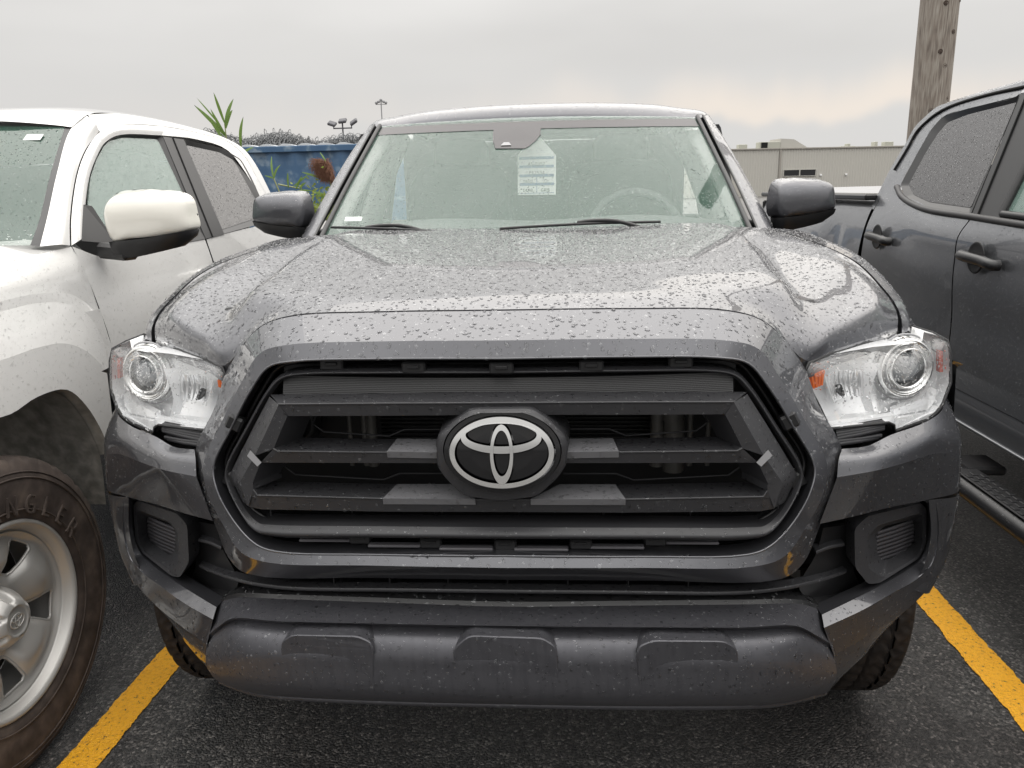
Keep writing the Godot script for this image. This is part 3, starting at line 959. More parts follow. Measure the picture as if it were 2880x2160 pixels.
	var bc := (rf[0] + rf[1] + rf[2] + rf[3]) * 0.25
	lathe(bulb, [[0.0, 0.010], [0.004, 0.008], [0.006, 0.0], [0.008, -0.02]], bc + Vector3(-0.006, -0.014, -0.004), Vector3(0, -0.3, 1), 16)
	commit("bulb", X.call(bulb), M.gloss_black, lamp)
	# dividing web between the two bowls
	var web := Acc.new()
	sheet(web, [PackedVector3Array([Vector3(0.694, 1.018, -0.285), Vector3(0.690, 0.955, -0.300), Vector3(0.700, 0.915, -0.30)]), PackedVector3Array([Vector3(0.672, 1.015, -0.315), Vector3(0.676, 0.955, -0.325), Vector3(0.690, 0.915, -0.32)])], 4, 2, false, false, true, Vector3(0, 0, 1))
	commit("web", X.call(web), M.lamp_plastic, lamp)
	# amber marker at the inner end, faint red one at the outer corner
	var am := Acc.new()
	var oc := L("hl_org")
	var grow := PackedVector3Array()
	var oct := (oc[0] + oc[1] + oc[2] + oc[3]) * 0.25
	var big := 1.9 if sg > 0.0 else 1.0
	for p in oc:
		grow.append(oct + (p - oct) * big + Vector3(0.006 if sg > 0.0 else 0.0, -0.002, -0.006))
	plate(am, grow, Vector3(0, 0, -0.02))
	for u in 5:
		var f := u / 5.0
		tube(am, PackedVector3Array([grow[0].lerp(grow[1], f + 0.1) + Vector3(0, 0, 0.001), grow[3].lerp(grow[2], f + 0.1) + Vector3(0, 0, 0.001)]), 0.0022, 5)
	commit("amber_marker", X.call(am), M.amber, lamp)
	var rd := Acc.new()
	plate(rd, PackedVector3Array([Vector3(0.888, 1.005, -0.452), Vector3(0.872, 1.01, -0.436), Vector3(0.876, 0.965, -0.432), Vector3(0.890, 0.962, -0.446)]), Vector3(0, 0, -0.015))
	commit("side_marker", X.call(rd), M.side_red, lamp)
	# stepped wing under the projector and light strip along the bottom
	var wing := Acc.new()
	plate(wing, PackedVector3Array([Vector3(0.878, 0.926, -0.440), Vector3(0.858, 0.936, -0.428), Vector3(0.836, 0.916, -0.406), Vector3(0.752, 0.912, -0.338), Vector3(0.750, 0.902, -0.330), Vector3(0.848, 0.893, -0.404), Vector3(0.872, 0.905, -0.428)]), Vector3(0, 0, -0.02))
	commit("stepped_wing", X.call(wing), M.reflector, lamp)
	var strip := Acc.new()
	plate(strip, PackedVector3Array([Vector3(0.874, 0.898, -0.418), Vector3(0.848, 0.888, -0.400), Vector3(0.749, 0.900, -0.318), Vector3(0.748, 0.880, -0.314), Vector3(0.840, 0.879, -0.388), Vector3(0.866, 0.888, -0.408)]), Vector3(0, 0, -0.02))
	commit("light_strip", X.call(strip), M.lamp_plastic, lamp)
	var bot := Acc.new()
	plate(bot, L("hl_bot"), Vector3(0, 0, -0.02))
	commit("light_strip", X.call(bot), M.lamp_plastic, lamp)

func front(truck: Node3D) -> void:
	var a := Acc.new()
	# body coloured frame round the grille
	sheet(a, R("surround_in"), 5, 2)
	sheet(a, R("surround_a"), 5, 4)
	sheet(a, R("surround_b"), 5, 4)
	sheet(a, R("surround_out"), 5, 2)
	var rim_: PackedVector3Array = R("surround_a")[0]
	var rim2 := flip(rim_)
	rim2.reverse()
	for k in range(1, rim2.size() - 1):
		rim_.append(rim2[k])
	rim_.append(rim_[0])
	var rim3 := PackedVector3Array()
	for p in cr(rim_, 5):
		rim3.append(p + Vector3(0, 0, -0.0005))
	tube(a, rim3, 0.0022, 8)
	commit("grille_surround", a, M.paint, truck)
	host(a, 9500.0, 0.0012, 0.0040)
	a = Acc.new()
	sheet(a, R("hood"), 6, 6, true)
	# folded front edge
	var h0: PackedVector3Array = R("hood")[0]
	var h1 := PackedVector3Array()
	for p in h0:
		h1.append(p + Vector3(0, -0.035, -0.012))
	sheet(a, [h0, h1], 6, 2, true, false, true, Vector3(0, 0, 1))
	var hood := commit("hood", a, M.paint, truck)
	host(a, 13000.0, 0.0012, 0.0034)
	# fenders
	var sh := L("shut")
	var sl := L("sil")
	sh.insert(0, Vector3(0.790, 1.046, -0.437))
	sl.insert(0, Vector3(0.828, 1.028, -0.458))
	for sg in [1.0, -1.0]:
		var f := Acc.new()
		var r0 := PackedVector3Array()
		var r1 := PackedVector3Array()
		var r2 := PackedVector3Array()
		var r3 := PackedVector3Array()
		var r4 := PackedVector3Array()
		for k in sh.size():
			r0.append(sh[k] + Vector3(0.004, -0.03, 0))
			r1.append(sh[k] + Vector3(0.005, 0.0, 0))
			r2.append(sl[k].lerp(sh[k], 0.45) + Vector3(0.004, 0.012, 0))
			r3.append(sl[k])
			r4.append(Vector3(0.945, [0.97, 0.96, 0.94, 0.95, 0.95, 0.95, 0.95][k], sl[k].z - 0.02))
		sheet(f, [r0, r1], 5, 1, false)
		sheet(f, [r1, r2, r3, r4], 5, 5, false)
		# arch flank behind the bumper corner
		var b0 := PackedVector3Array([Vector3(0.93, 0.97, -0.475), Vector3(0.945, 0.955, -0.62), Vector3(0.948, 0.95, -0.80), Vector3(0.948, 0.95, -1.0), Vector3(0.945, 0.95, -1.40)])
		var b1 := PackedVector3Array([Vector3(0.955, 0.80, -0.51), Vector3(0.965, 0.86, -0.64), Vector3(0.968, 0.875, -0.85), Vector3(0.966, 0.83, -1.08), Vector3(0.955, 0.70, -1.40)])
		var b2 := PackedVector3Array([Vector3(0.955, 0.62, -0.53), Vector3(0.962, 0.80, -0.65), Vector3(0.962, 0.85, -0.85), Vector3(0.962, 0.72, -1.20), Vector3(0.955, 0.45, -1.40)])
		sheet(f, [b0, b1, b2], 4, 4, false)
		if sg < 0.0:
			for k in f.v.size():
				f.v[k].x *= -1.0
				f.n[k].x *= -1.0
			for k in range(0, f.i.size(), 3):
				var t := f.i[k + 1]
				f.i[k + 1] = f.i[k + 2]
				f.i[k + 2] = t
		commit("fender", f, M.paint, truck)
		host(f, 9000.0, 0.0012, 0.0034)
	# bumper cover, one piece each side
	for sg in [1.0, -1.0]:
		var bc := Acc.new()
		one(bc, R("bumper_a"), sg, 5, 4)
		one(bc, R("bumper_b"), sg, 5, 4)
		one(bc, R("bumper_ret"), sg, 4, 1)
		one(bc, R("bumper_side"), sg, 4, 5)
		one(bc, R("strip"), sg, 4, 3)
		one(bc, R("strip_in"), sg, 4, 1)
		one(bc, R("lip_a"), sg, 4, 3)
		one(bc, R("lip_b"), sg, 4, 3)
		commit("bumper", bc, M.paint, truck)
		host(bc, 7000.0, 0.0012, 0.0030)
	# skid plate
	a = Acc.new()
	sheet(a, R("val_top"), 5, 3)
	sheet(a, R("val_lip"), 5, 1)
	sheet(a, R("val_a"), 5, 5)
	sheet(a, R("val_end"), 3, 3)
	var vl: PackedVector3Array = R("val_a")[5]
	var vl2 := flip(vl)
	vl2.reverse()
	vl2.remove_at(0)
	vl.append_array(vl2)
	var vl3 := PackedVector3Array()
	for p in cr(vl, 5):
		vl3.append(p + Vector3(0, -0.006, -0.006))
	tube(a, vl3, 0.006, 8)
	var skid := commit("skid_plate", a, M.skid, truck)
	host(a, 8000.0, 0.0012, 0.0036)
	for s in [1.0, -1.0]:
		var p := L("pad")
		if s < 0.0:
			for k in p.size():
				p[k].x = -p[k].x
		var q := Acc.new()
		pad(q, p)
		commit("skid_pad", q, M.skid, skid)
		host(q, 9000.0, 0.0012, 0.003)
	var q := Acc.new()
	pad(q, L("padc"))
	commit("skid_pad", q, M.skid, skid)
	host(q, 9000.0, 0.0012, 0.003)
	# fog light bezels with louvres
	for sg in [1.0, -1.0]:
		var B := Acc.new()
		var loops := []
		for k in ["fog_a", "fog_b", "fog_c"]:
			for r in R(k):
				var w: PackedVector3Array = r
				if sg < 0.0:
					w = flip(w)
				loops.append(cr2(w))
		var cc := Vector3.ZERO
		for p in loops[0]:
			cc += p / loops[0].size()
		B.add([loops[0], loops[1]], cc, Vector3.ZERO, true)
		B.add([loops[2], loops[3]], cc, Vector3(0, 0, 1), true)
		B.add([loops[4], loops[5]], cc, Vector3(0, 0, 1), true)
		var bez := commit("fog_light_bezel", B, M.grille, truck)
		host(B, 5000.0, 0.0012, 0.003)
		var back := Acc.new()
		var ins: PackedVector3Array = loops[5]
		var deep := PackedVector3Array()
		for p in ins:
			deep.append(p + Vector3(0, 0, -0.02))
		plate(back, deep, Vector3(0, 0, -0.004))
		commit("louvre_back", back, M.void, bez)
		var lo := Vector3(9, 9, 9)
		var hi := -lo
		for p in ins:
			lo = lo.min(p)
			hi = hi.max(p)
		for k in 9:
			var y := lerpf(lo.y + 0.006, hi.y - 0.004, k / 8.0)
			var ends := []
			for e in ins.size():
				var p := ins[e]
				var n := ins[(e + 1) % ins.size()]
				# slats fall towards the corner of the truck
				var fp := p.y - y - (absf(p.x) - 0.79) * -0.12
				var fn := n.y - y - (absf(n.x) - 0.79) * -0.12
				if fp * fn < 0.0:
					ends.append(p.lerp(n, fp / (fp - fn)))
			if ends.size() >= 2:
				var sl_ := Acc.new()
				var e0: Vector3 = ends[0]
				var e1: Vector3 = ends[1]
				var z := Vector3(0, 0, -0.004)
				sheet(sl_, [PackedVector3Array([e0 + z, (e0 + e1) * 0.5 + z, e1 + z]), PackedVector3Array([e0 + Vector3(0, -0.0055, 0.001), (e0 + e1) * 0.5 + Vector3(0, -0.0055, 0.003), e1 + Vector3(0, -0.0055, 0.001)]), PackedVector3Array([e0 + Vector3(0, -0.006, -0.016), (e0 + e1) * 0.5 + Vector3(0, -0.006, -0.016), e1 + Vector3(0, -0.006, -0.016)])], 2, 1, false, true, true, Vector3(0, 0.4, 1))
				commit("slat", sl_, M.grey_trim, bez)
	# ledge above the skid plate
	a = Acc.new()
	var l0: PackedVector3Array = R("val_top")[0]
	var l1 := PackedVector3Array()
	var l2 := PackedVector3Array()
	for p in l0:
		l1.append(p + Vector3(0, 0.006, -0.006))
		l2.append(Vector3(p.x * 0.96, p.y + 0.016, p.z - 0.10))
	sheet(a, [l0, l1], 4, 1, true, false, true, Vector3(0, 1, 1))
	sheet(a, [l1, l2], 4, 1, true, false, true, Vector3(0, 1, 0.2))
	var lower := commit("lower_grille", a, M.dark_trim, truck)
	host(a, 7000.0, 0.002, 0.005)
	# black panels between grille surround and fog lights, with ribs
	for sg in [1.0, -1.0]:
		var cp := Acc.new()
		one(cp, R("corner_panel"), sg, 5, 4, Vector3(0, 0, 1))
		one(cp, R("corner_ledge"), sg, 5, 2, Vector3(0, 1, 0.3))
		commit("corner_panel", cp, M.dark_trim, lower)
	for sg in [1.0, -1.0]:
		var rb := Acc.new()
		var p := L("rib1")
		if sg < 0.0:
			p = flip(p)
		rib(rb, cr(p, 4), 0.012)
		commit("rib", rb, M.grille, lower)
	var rb2 := Acc.new()
	var full := L("rib2")
	var oth := flip(full)
	oth.reverse()
	oth.remove_at(0)
	full.append_array(oth)
	rib(rb2, cr(full, 5), 0.010)
	commit("rib", rb2, M.grille, lower)
	host(rb2, 9000.0, 0.0015, 0.003)
	for k in 7:
		var ps := Acc.new()
		var x := (k - 3) * 0.107 * 1.0
		box(ps, Vector3(x, 0.665, -0.085 - x * x * 0.2), Vector3(0.003, 0.075, 0.03), 0.001)
		commit("upright", ps, M.black, lower)
	var gr := Acc.new()
	for k in 12:
		box(gr, Vector3(0, 0.628 + k * 0.0075, -0.16), Vector3(0.98, 0.0018, 0.006), 0.0006)
	var fn_ := commit("condenser_fins", gr, M.black, lower)
	fn_.set_meta("kind", "stuff")
	# vents under the lights
	for sg in [1.0, -1.0]:
		var vt := Acc.new()
		var o := L("vent")
		if sg < 0.0:
			o = flip(o)
		var deep := PackedVector3Array()
		for p in o:
			deep.append(p + Vector3(0, 0, -0.03))
		plate(vt, deep, Vector3(0, 0, -0.005))
		var vent := commit("vent_under_light", vt, M.void, truck)
		for k in 6:
			var f := (k + 0.6) / 6.4
			var sl_ := Acc.new()
			var e0 := o[1].lerp(o[2], f)
			var e1 := o[0].lerp(o[4], f)
			if f > 0.6:
				e1 = o[4].lerp(o[3], (f - 0.6) / 0.45)
			var pq := PackedVector3Array([e0 + Vector3(0, 0, -0.018), e0.lerp(e1, 0.5) + Vector3(0, 0, -0.014), e1 + Vector3(0, 0, -0.016)])
			rib(sl_, pq, 0.007)
			commit("slat", sl_, M.grille, vent)

func one(a: Acc, rows: Array, sg: float, su: int, sv: int, hint := Vector3.ZERO) -> void:
	var q := []
	for r in rows:
		q.append(r if sg > 0.0 else flip(r))
	sheet(a, q, su, sv, false, false, false, hint)

func cr2(w: PackedVector3Array) -> PackedVector3Array:
	# a closed loop with slightly rounded corners
	var r := PackedVector3Array()
	for k in w.size():
		var p := w[k]
		var a := w[(k - 1 + w.size()) % w.size()]
		var b := w[(k + 1) % w.size()]
		var ra := minf(0.012, p.distance_to(a) * 0.3)
		var rb := minf(0.012, p.distance_to(b) * 0.3)
		var s := p + (a - p).normalized() * ra
		var e := p + (b - p).normalized() * rb
		for t in [0.0, 0.33, 0.67, 1.0]:
			r.append(s.lerp(p, t).lerp(p.lerp(e, t), t))
	return r

# a shelf like rib: top face, rounded nose, underside
func rib(a: Acc, p: PackedVector3Array, depth: float) -> void:
	var r := []
	for o in [[0.001, -depth * 2.5], [0.001, -0.002], [-0.001, 0.0], [-0.0045, 0.0], [-0.006, -0.002], [-0.006, -depth * 2.5]]:
		var row := PackedVector3Array()
		for q in p:
			row.append(q + Vector3(0, o[0], o[1]))
		r.append(row)
	a.add([r[0], r[1]], Vector3.ZERO, Vector3(0, 1, 0.1), false)
	a.add([r[1], r[2], r[3], r[4]], Vector3.ZERO, Vector3(0, 0, 1), false)
	a.add([r[4], r[5]], Vector3.ZERO, Vector3(0, -1, 0), false)

func pad(a: Acc, o: PackedVector3Array) -> void:
	var loop := cr2(o)
	var l1 := PackedVector3Array()
	var l2 := PackedVector3Array()
	var c := Vector3.ZERO
	for p in loop:
		c += p / loop.size()
	for p in loop:
		var d := (c - p)
		d.z = 0.0
		l1.append(p + d.normalized() * 0.002 + Vector3(0, 0, 0.002))
		l2.append(p + Vector3(0, 0, -0.05))
	a.add([loop, l1], c + Vector3(0, 0, -0.2), Vector3.ZERO, true)
	a.add([l2, loop], c, Vector3.ZERO, true)
	plate(a, l1, Vector3(0, 0, -0.001))

func grille(truck: Node3D) -> void:
	var a := Acc.new()
	sheet(a, R("gframe"), 5, 1)
	sheet(a, R("gframe_b"), 5, 3)
	sheet(a, R("gframe_c"), 5, 1, true, false, true, Vector3(0, 0, 1))
	var g := commit("grille", a, M.grille, truck)
	host(a, 8000.0, 0.0012, 0.003)
	for k in ["barA", "barB", "barC"]:
		var b := Acc.new()
		sheet(b, R(k + "_t"), 6, 2, true, true, false, Vector3(0, 1, 0.4))
		sheet(b, R(k + "_f"), 6, 2, true, true, false, Vector3(0, 0, 1))
		sheet(b, R(k + "_u"), 6, 1, true, true, false, Vector3(0, -1, 0))
		var ed: PackedVector3Array = R(k + "_f")[0]
		var ed2 := flip(ed)
		ed2.reverse()
		ed2.remove_at(0)
		ed.append_array(ed2)
		tube(b, cr(ed, 6, true), 0.0019, 8)
		commit("grille_bar", b, M.grille, g)
		host(b, 12000.0, 0.0012, 0.0032)
	for sg in [1.0, -1.0]:
		for arm in ["armU", "armL"]:
			var b := Acc.new()
			for s in ["_f", "_b", "_i"]:
				var rr := R(arm + s)
				var q := []
				for r in rr:
					q.append(r if sg > 0.0 else flip(r))
				sheet(b, q, 4, 2, false, true, true, Vector3(-sg * 0.5, 0, 1) if s == "_i" else Vector3(sg * 0.3, 0, 1))
			commit("grille_arm", b, M.grille, g)
			host(b, 12000.0, 0.0012, 0.003)
		var cl := Acc.new()
		var q := []
		for r in R("arm_clip"):
			q.append(r if sg > 0.0 else flip(r))
		sheet(cl, q, 2, 2, false, true, true, Vector3(0, 0, 1))
		commit("joint_clip", cl, M.grey_plastic, g)
		# raised wedges that run in under the emblem, sky reflection painted as paler grey
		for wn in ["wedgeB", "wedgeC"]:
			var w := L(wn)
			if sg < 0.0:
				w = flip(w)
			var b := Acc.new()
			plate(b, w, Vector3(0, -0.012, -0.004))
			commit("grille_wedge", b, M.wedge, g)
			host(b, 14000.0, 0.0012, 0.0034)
	# inlet strip with fine ribs behind the top edge
	for k in 11:
		var b := Acc.new()
		var y := 1.045 - k * 0.0029
		var row := PackedVector3Array()
		for j in 17:
			var x := lerpf(-0.385, 0.385, j / 16.0)
			row.append(Vector3(x, y, -0.078 - x * x * 0.22 + k * 0.0012))
		rib(b, row, 0.004)
		commit("mesh_rib", b, M.dark_trim, g)
	var bk := Acc.new()
	box(bk, Vector3(0, 1.032, -0.155), Vector3(0.80, 0.05, 0.01), 0.002)
	commit("inlet_back", bk, M.grille, g)
	# rear lips of the openings
	for sg in [1.0, -1.0]:
		for y in [[0.945, 0.355, 0.21], [0.862, 0.415, 0.225]]:
			var b := Acc.new()
			tube(b, cr(PackedVector3Array([Vector3(0.10 * sg, y[0] - 0.004, -0.125), Vector3(y[2] * sg * 0.86, y[0] - 0.004, -0.125), Vector3(y[2] * sg, y[0] - 0.018, -0.13), Vector3((y[1] - 0.02) * sg, y[0] - 0.016, -0.15), Vector3(y[1] * sg, y[0] + 0.0, -0.15), Vector3((y[1] - 0.03) * sg, y[0] + 0.05, -0.145)]), 3, true), 0.0018, 5)
			commit("opening_lip", b, M.grille, g)
	# the dark opening below the bars
	for k in 7:
		var b := Acc.new()
		box(b, Vector3((k - 3) * 0.152 + 0.02, 0.80, -0.13), Vector3(0.003, 0.05, 0.03), 0.001)
		commit("upright", b, M.grille, g)
	var sc := Acc.new()
	for k in 26:
		box(sc, Vector3(0, 0.80 + k * 0.0085, -0.36), Vector3(0.56, 0.0022, 0.012), 0.0008)
	var cf := commit("condenser_fins", sc, M.fin, g)
	cf.set_meta("kind", "stuff")
	var cb := Acc.new()
	box(cb, Vector3(0, 0.9, -0.39), Vector3(1.2, 0.45, 0.02), 0.004)
	commit("radiator", cb, M.black, g)
	for q in [[0.285, 0.905, 0.013, 0.19], [0.315, 0.955, 0.022, 0.10], [0.318, 0.855, 0.021, 0.11], [0.350, 0.905, 0.006, 0.19], [0.385, 0.905, 0.005, 0.19], [-0.285, 0.905, 0.011, 0.19], [-0.30, 0.905, 0.006, 0.19], [-0.33, 0.905, 0.005, 0.19]]:
		var b := Acc.new()
		tube(b, PackedVector3Array([Vector3(q[0], q[1] - q[3] * 0.5, -0.30), Vector3(q[0], q[1] + q[3] * 0.5, -0.30)]), q[2], 14)
		commit("receiver_tube", b, M.tube_grey, g)
	for sg in [1.0, -1.0]:
		var b := Acc.new()
		lathe(b, [[0.035, 0.0], [0.038, 0.012], [0.046, 0.012], [0.05, 0.0], [0.05, -0.03]], Vector3(0.45 * sg, 0.90, -0.31), Vector3(0, 0, 1), 28)
		commit("horn", b, M.fin, g)
		var c := Acc.new()
		box(c, Vector3(0.47 * sg, 0.93, -0.345), Vector3(0.12, 0.16, 0.03), 0.01)
		commit("bracket", c, M.black, g)
	# emblem housing
	var hs := L("house")
	var loop := PackedVector3Array()
	for p in hs:
		loop.append(p)
	loop = cr2(loop)
	var cc := Vector3(0.0026, 0.9438, 0.0)
	var l0 := PackedVector3Array()
	var l1 := PackedVector3Array()
	var lb := PackedVector3Array()
	for p in loop:
		l0.append(Vector3(p.x, p.y, p.z - 0.004))
		var q := cc.lerp(p, 0.97)
		l1.append(Vector3(q.x, q.y, p.z + 0.001))
		lb.append(Vector3(p.x * 1.04, 0.94 + (p.y - 0.94) * 1.02, p.z - 0.10))
	var hb := Acc.new()
	hb.add([lb, l0], cc + Vector3(0, 0, -0.05), Vector3.ZERO, true)
	hb.add([l0, l1], cc + Vector3(0, 0, -0.3), Vector3.ZERO, true)
	var el := PackedVector3Array()
	var el2 := PackedVector3Array()
	for p in l1:
		var an := atan2((p.y - cc.y) / 0.068, (p.x - cc.x) / 0.095)
		el.append(Vector3(cc.x + cos(an) * 0.0955, cc.y + sin(an) * 0.0685, 0.002))
		el2.append(Vector3(cc.x + cos(an) * 0.0945, cc.y + sin(an) * 0.0675, -0.012))
	hb.add([l1, el], cc, Vector3(0, 0, 1), true)
	hb.add([el, el2], cc, Vector3(0, 0, 1), true)
	commit("emblem_housing", hb, M.grille, g)
	host(hb, 9000.0, 0.0011, 0.0026)
	# gap between grille and surround: clips and channels
	for q in [[-0.292, 1.068], [-0.147, 1.067], [0.0, 1.066], [0.147, 1.067], [0.295, 1.067]]:
		var b := Acc.new()
		box(b, Vector3(q[0], q[1], -0.066 - q[0] * q[0] * 0.35), Vector3(0.040, 0.020, 0.02), 0.003)
		box(b, Vector3(q[0], q[1] + 0.002, -0.055 - q[0] * q[0] * 0.35), Vector3(0.020, 0.006, 0.006), 0.001)
		commit("clip", b, M.black, g)
	for q in [-0.383, -0.255, -0.128, 0.001, 0.129, 0.256, 0.383]:
		var b := Acc.new()
		box(b, Vector3(q, 0.763, -0.040 - q * q * 0.3), Vector3(0.038, 0.018, 0.02), 0.003)
		box(b, Vector3(q, 0.767, -0.029 - q * q * 0.3), Vector3(0.020, 0.004, 0.004), 0.001)
		commit("clip", b, M.dark_trim, g)
	for q in [-0.32, -0.192, -0.066, 0.062, 0.190, 0.318]:
		var b := Acc.new()
		box(b, Vector3(q, 0.7575, -0.032 - q * q * 0.3), Vector3(0.092, 0.005, 0.014), 0.0015)
		commit("gap_strip", b, M.grey_trim, g)
	for sg in [1.0, -1.0]:
		for q in [[0.487, 0.955, -0.125], [0.507, 0.845, -0.13]]:
			var b := Acc.new()
			box(b, Vector3(q[0] * sg, q[1], q[2]), Vector3(0.03, 0.028, 0.02), 0.004, Basis(Vector3.BACK, 0.5 * sg))
			commit("clip", b, M.black, g)
		var ch := Acc.new()
		var cu := PackedVector3Array()
		for p in [Vector3(0.36, 1.068, -0.115), Vector3(0.40, 1.055, -0.13), Vector3(0.435, 1.015, -0.14), Vector3(0.485, 0.94, -0.15), Vector3(0.526, 0.873, -0.155), Vector3(0.519, 0.838, -0.145), Vector3(0.485, 0.80, -0.125), Vector3(0.44, 0.775, -0.11), Vector3(0.40, 0.765, -0.095)]:
			cu.append(Vector3(p.x * sg, p.y, p.z))
		tube(ch, cr(cu, 4), 0.004, 6)
		commit("gap_channel", ch, M.dark_trim, g)
	# added black panel behind it all, stops light leaking through the gaps
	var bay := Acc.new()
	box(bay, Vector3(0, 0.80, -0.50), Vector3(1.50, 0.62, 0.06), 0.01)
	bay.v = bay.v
	commit("bay_light_block", bay, M.void, truck)

# ------------------------------------------------------------------ cab of the near truck
func side_x(y: float) -> float:
	# how far out the flank of the near truck stands at height y
	var t := [[0.40, 0.90], [0.55, 0.935], [0.95, 0.94], [1.10, 0.90], [1.20, 0.845], [1.64, 0.735], [1.70, 0.69]]
	for k in range(1, t.size()):
		if y <= t[k][0]:
			return lerpf(t[k - 1][1], t[k][1], clampf((y - t[k - 1][0]) / (t[k][0] - t[k - 1][0]), 0.0, 1.0))
	return 0.69

func zy(flat: Array, fx: Callable, push := 0.0) -> PackedVector3Array:
	var r := PackedVector3Array()
	for k in range(0, flat.size(), 2):
		r.append(Vector3(fx.call(flat[k + 1]) + push, flat[k + 1], flat[k]))
	return r

func mirror_unit(truck: Node3D, sg: float, at: Vector3, sc: float, shell: Material, root: Vector3, turn := 0.0) -> void:
	# door mirror: at = middle of the housing, root = where the arm meets the door; built for +x, then mirrored
	var T := func(a: Acc) -> Acc:
		for k in a.v.size():
			var p := a.v[k] * sc
			if shell == M.cap_white:
				p.y *= 0.9
			p = Basis(Vector3.UP, turn) * p
			a.n[k] = Basis(Vector3.UP, turn) * a.n[k]
			if sg < 0.0:
				p.x = -p.x
				a.n[k].x = -a.n[k].x
			a.v[k] = p + at
		if sg < 0.0:
			for k in range(0, a.i.size(), 3):
				var t := a.i[k + 1]
				a.i[k + 1] = a.i[k + 2]
				a.i[k + 2] = t
		return a
	var cc := Vector3(0, 0, -0.06)
	# back outline (towards the mirror glass), crease, nose
	var back := PackedVector3Array([Vector3(-0.108, -0.062, -0.07), Vector3(-0.112, 0.030, -0.07), Vector3(-0.095, 0.062, -0.075), Vector3(-0.05, 0.070, -0.08), Vector3(0.02, 0.068, -0.08), Vector3(0.075, 0.060, -0.075), Vector3(0.100, 0.044, -0.07), Vector3(0.110, 0.0, -0.065), Vector3(0.112, -0.035, -0.06), Vector3(0.05, -0.048, -0.06), Vector3(-0.04, -0.058, -0.065)])
	var mid := PackedVector3Array([Vector3(-0.084, -0.064, -0.006), Vector3(-0.098, 0.014, -0.01), Vector3(-0.084, 0.048, -0.018), Vector3(-0.045, 0.060, -0.022), Vector3(0.02, 0.060, -0.022), Vector3(0.073, 0.054, -0.022), Vector3(0.098, 0.040, -0.022), Vector3(0.106, 0.0, -0.018), Vector3(0.107, -0.036, -0.016), Vector3(0.05, -0.050, -0.008), Vector3(-0.04, -0.060, -0.004)])
	var crease := PackedVector3Array([Vector3(-0.076, -0.063, 0.006), Vector3(-0.070, -0.022, 0.010), Vector3(-0.058, 0.004, 0.010), Vector3(-0.030, 0.020, 0.008), Vector3(0.018, 0.032, 0.002), Vector3(0.065, 0.041, -0.006), Vector3(0.092, 0.037, -0.012), Vector3(0.100, 0.0, -0.006), Vector3(0.101, -0.036, -0.004), Vector3(0.05, -0.049, 0.006), Vector3(-0.04, -0.059, 0.010)])
	var a := Acc.new()
	var rows := []
	var o0 := cr_loop(back, 5)
	var o1 := cr_loop(mid, 5)
	var nose := Vector3(0.008, -0.004, -0.012)
	for q in [[0.0, 1.0, 0.0], [0.5, 1.0, 0.0], [1.0, 1.0, 0.0], [1.0, 0.975, 0.008], [1.0, 0.93, 0.0145], [1.0, 0.84, 0.020], [1.0, 0.70, 0.0238], [1.0, 0.54, 0.0262], [1.0, 0.36, 0.0276], [1.0, 0.18, 0.0284], [1.0, 0.05, 0.0286], [1.0, 0.0, 0.0286]]:
		var r := PackedVector3Array()
		var w: float = q[1]
		for k in o0.size():
			var p := o0[k].lerp(o1[k], q[0])
			# rounds from the outline into an oval towards the middle
			var an := atan2((p.y - nose.y) / 0.058, (p.x - nose.x) / 0.098)
			var e := Vector3(nose.x + cos(an) * 0.098, nose.y + sin(an) * 0.058, nose.z)
			var z0 := p.z
			p = nose.lerp(e.lerp(p, pow(w, 3.0)), w)
			p.z = lerpf(nose.z, z0, pow(w, 3.0)) + q[2]
			if q[0] == 1.0:
				p.z -= 0.055 * log(1.0 + exp((p.y - 0.015) / 0.012)) * 0.012 / 0.6
			r.append(p)
		rows.append(r)
	a.add(rows, cc, Vector3.ZERO, true)
	T.call(a)
	var unit := commit("door_mirror", a, shell, truck)
	if shell != M.cap_white:
		host(a, 9000.0, 0.0012, 0.003)
	var g := Acc.new()
	plate(g, back, Vector3(0, 0, 0.006))
	T.call(g)
	commit("mirror_glass", g, M.gloss_black, unit)
	var b := Acc.new()
	# black foot under the shell and arm to the door
	var f0 := cr_loop(PackedVector3Array([Vector3(-0.09, -0.066, 0.002), Vector3(0.0, -0.058, 0.006), Vector3(0.107, -0.040, -0.008), Vector3(0.112, -0.040, -0.06), Vector3(0.0, -0.056, -0.07), Vector3(-0.10, -0.066, -0.068)]), 3)
	var f1 := cr_loop(PackedVector3Array([Vector3(-0.088, -0.088, 0.0), Vector3(0.0, -0.080, 0.003), Vector3(0.103, -0.058, -0.012), Vector3(0.107, -0.056, -0.056), Vector3(0.0, -0.078, -0.066), Vector3(-0.10, -0.090, -0.065)]), 3)
	var f2 := cr_loop(PackedVector3Array([Vector3(-0.085, -0.112, -0.015), Vector3(-0.03, -0.108, -0.012), Vector3(0.07, -0.085, -0.022), Vector3(0.075, -0.083, -0.05), Vector3(-0.03, -0.106, -0.06), Vector3(-0.10, -0.114, -0.055)]), 3)
	b.add([f0, f1, f2], cc + Vector3(0, -0.03, 0), Vector3.ZERO, true)
	T.call(b)
	var foot := b
	var a0 := at + Vector3(-0.05 * sc * sg, -0.088 * sc, -0.03)
	var ar := Acc.new()
	var mid2 := (a0 + root) * 0.5
	var d := root - a0
	var bs := Basis.looking_at(d.normalized(), Vector3.UP)
	box(ar, mid2, Vector3(0.06, 0.045, d.length()), 0.01, bs)
	foot.v.append_array(PackedVector3Array())
	commit("mirror_foot", foot, M.dark_trim, unit)
	commit("mirror_arm", ar, M.dark_trim, unit)

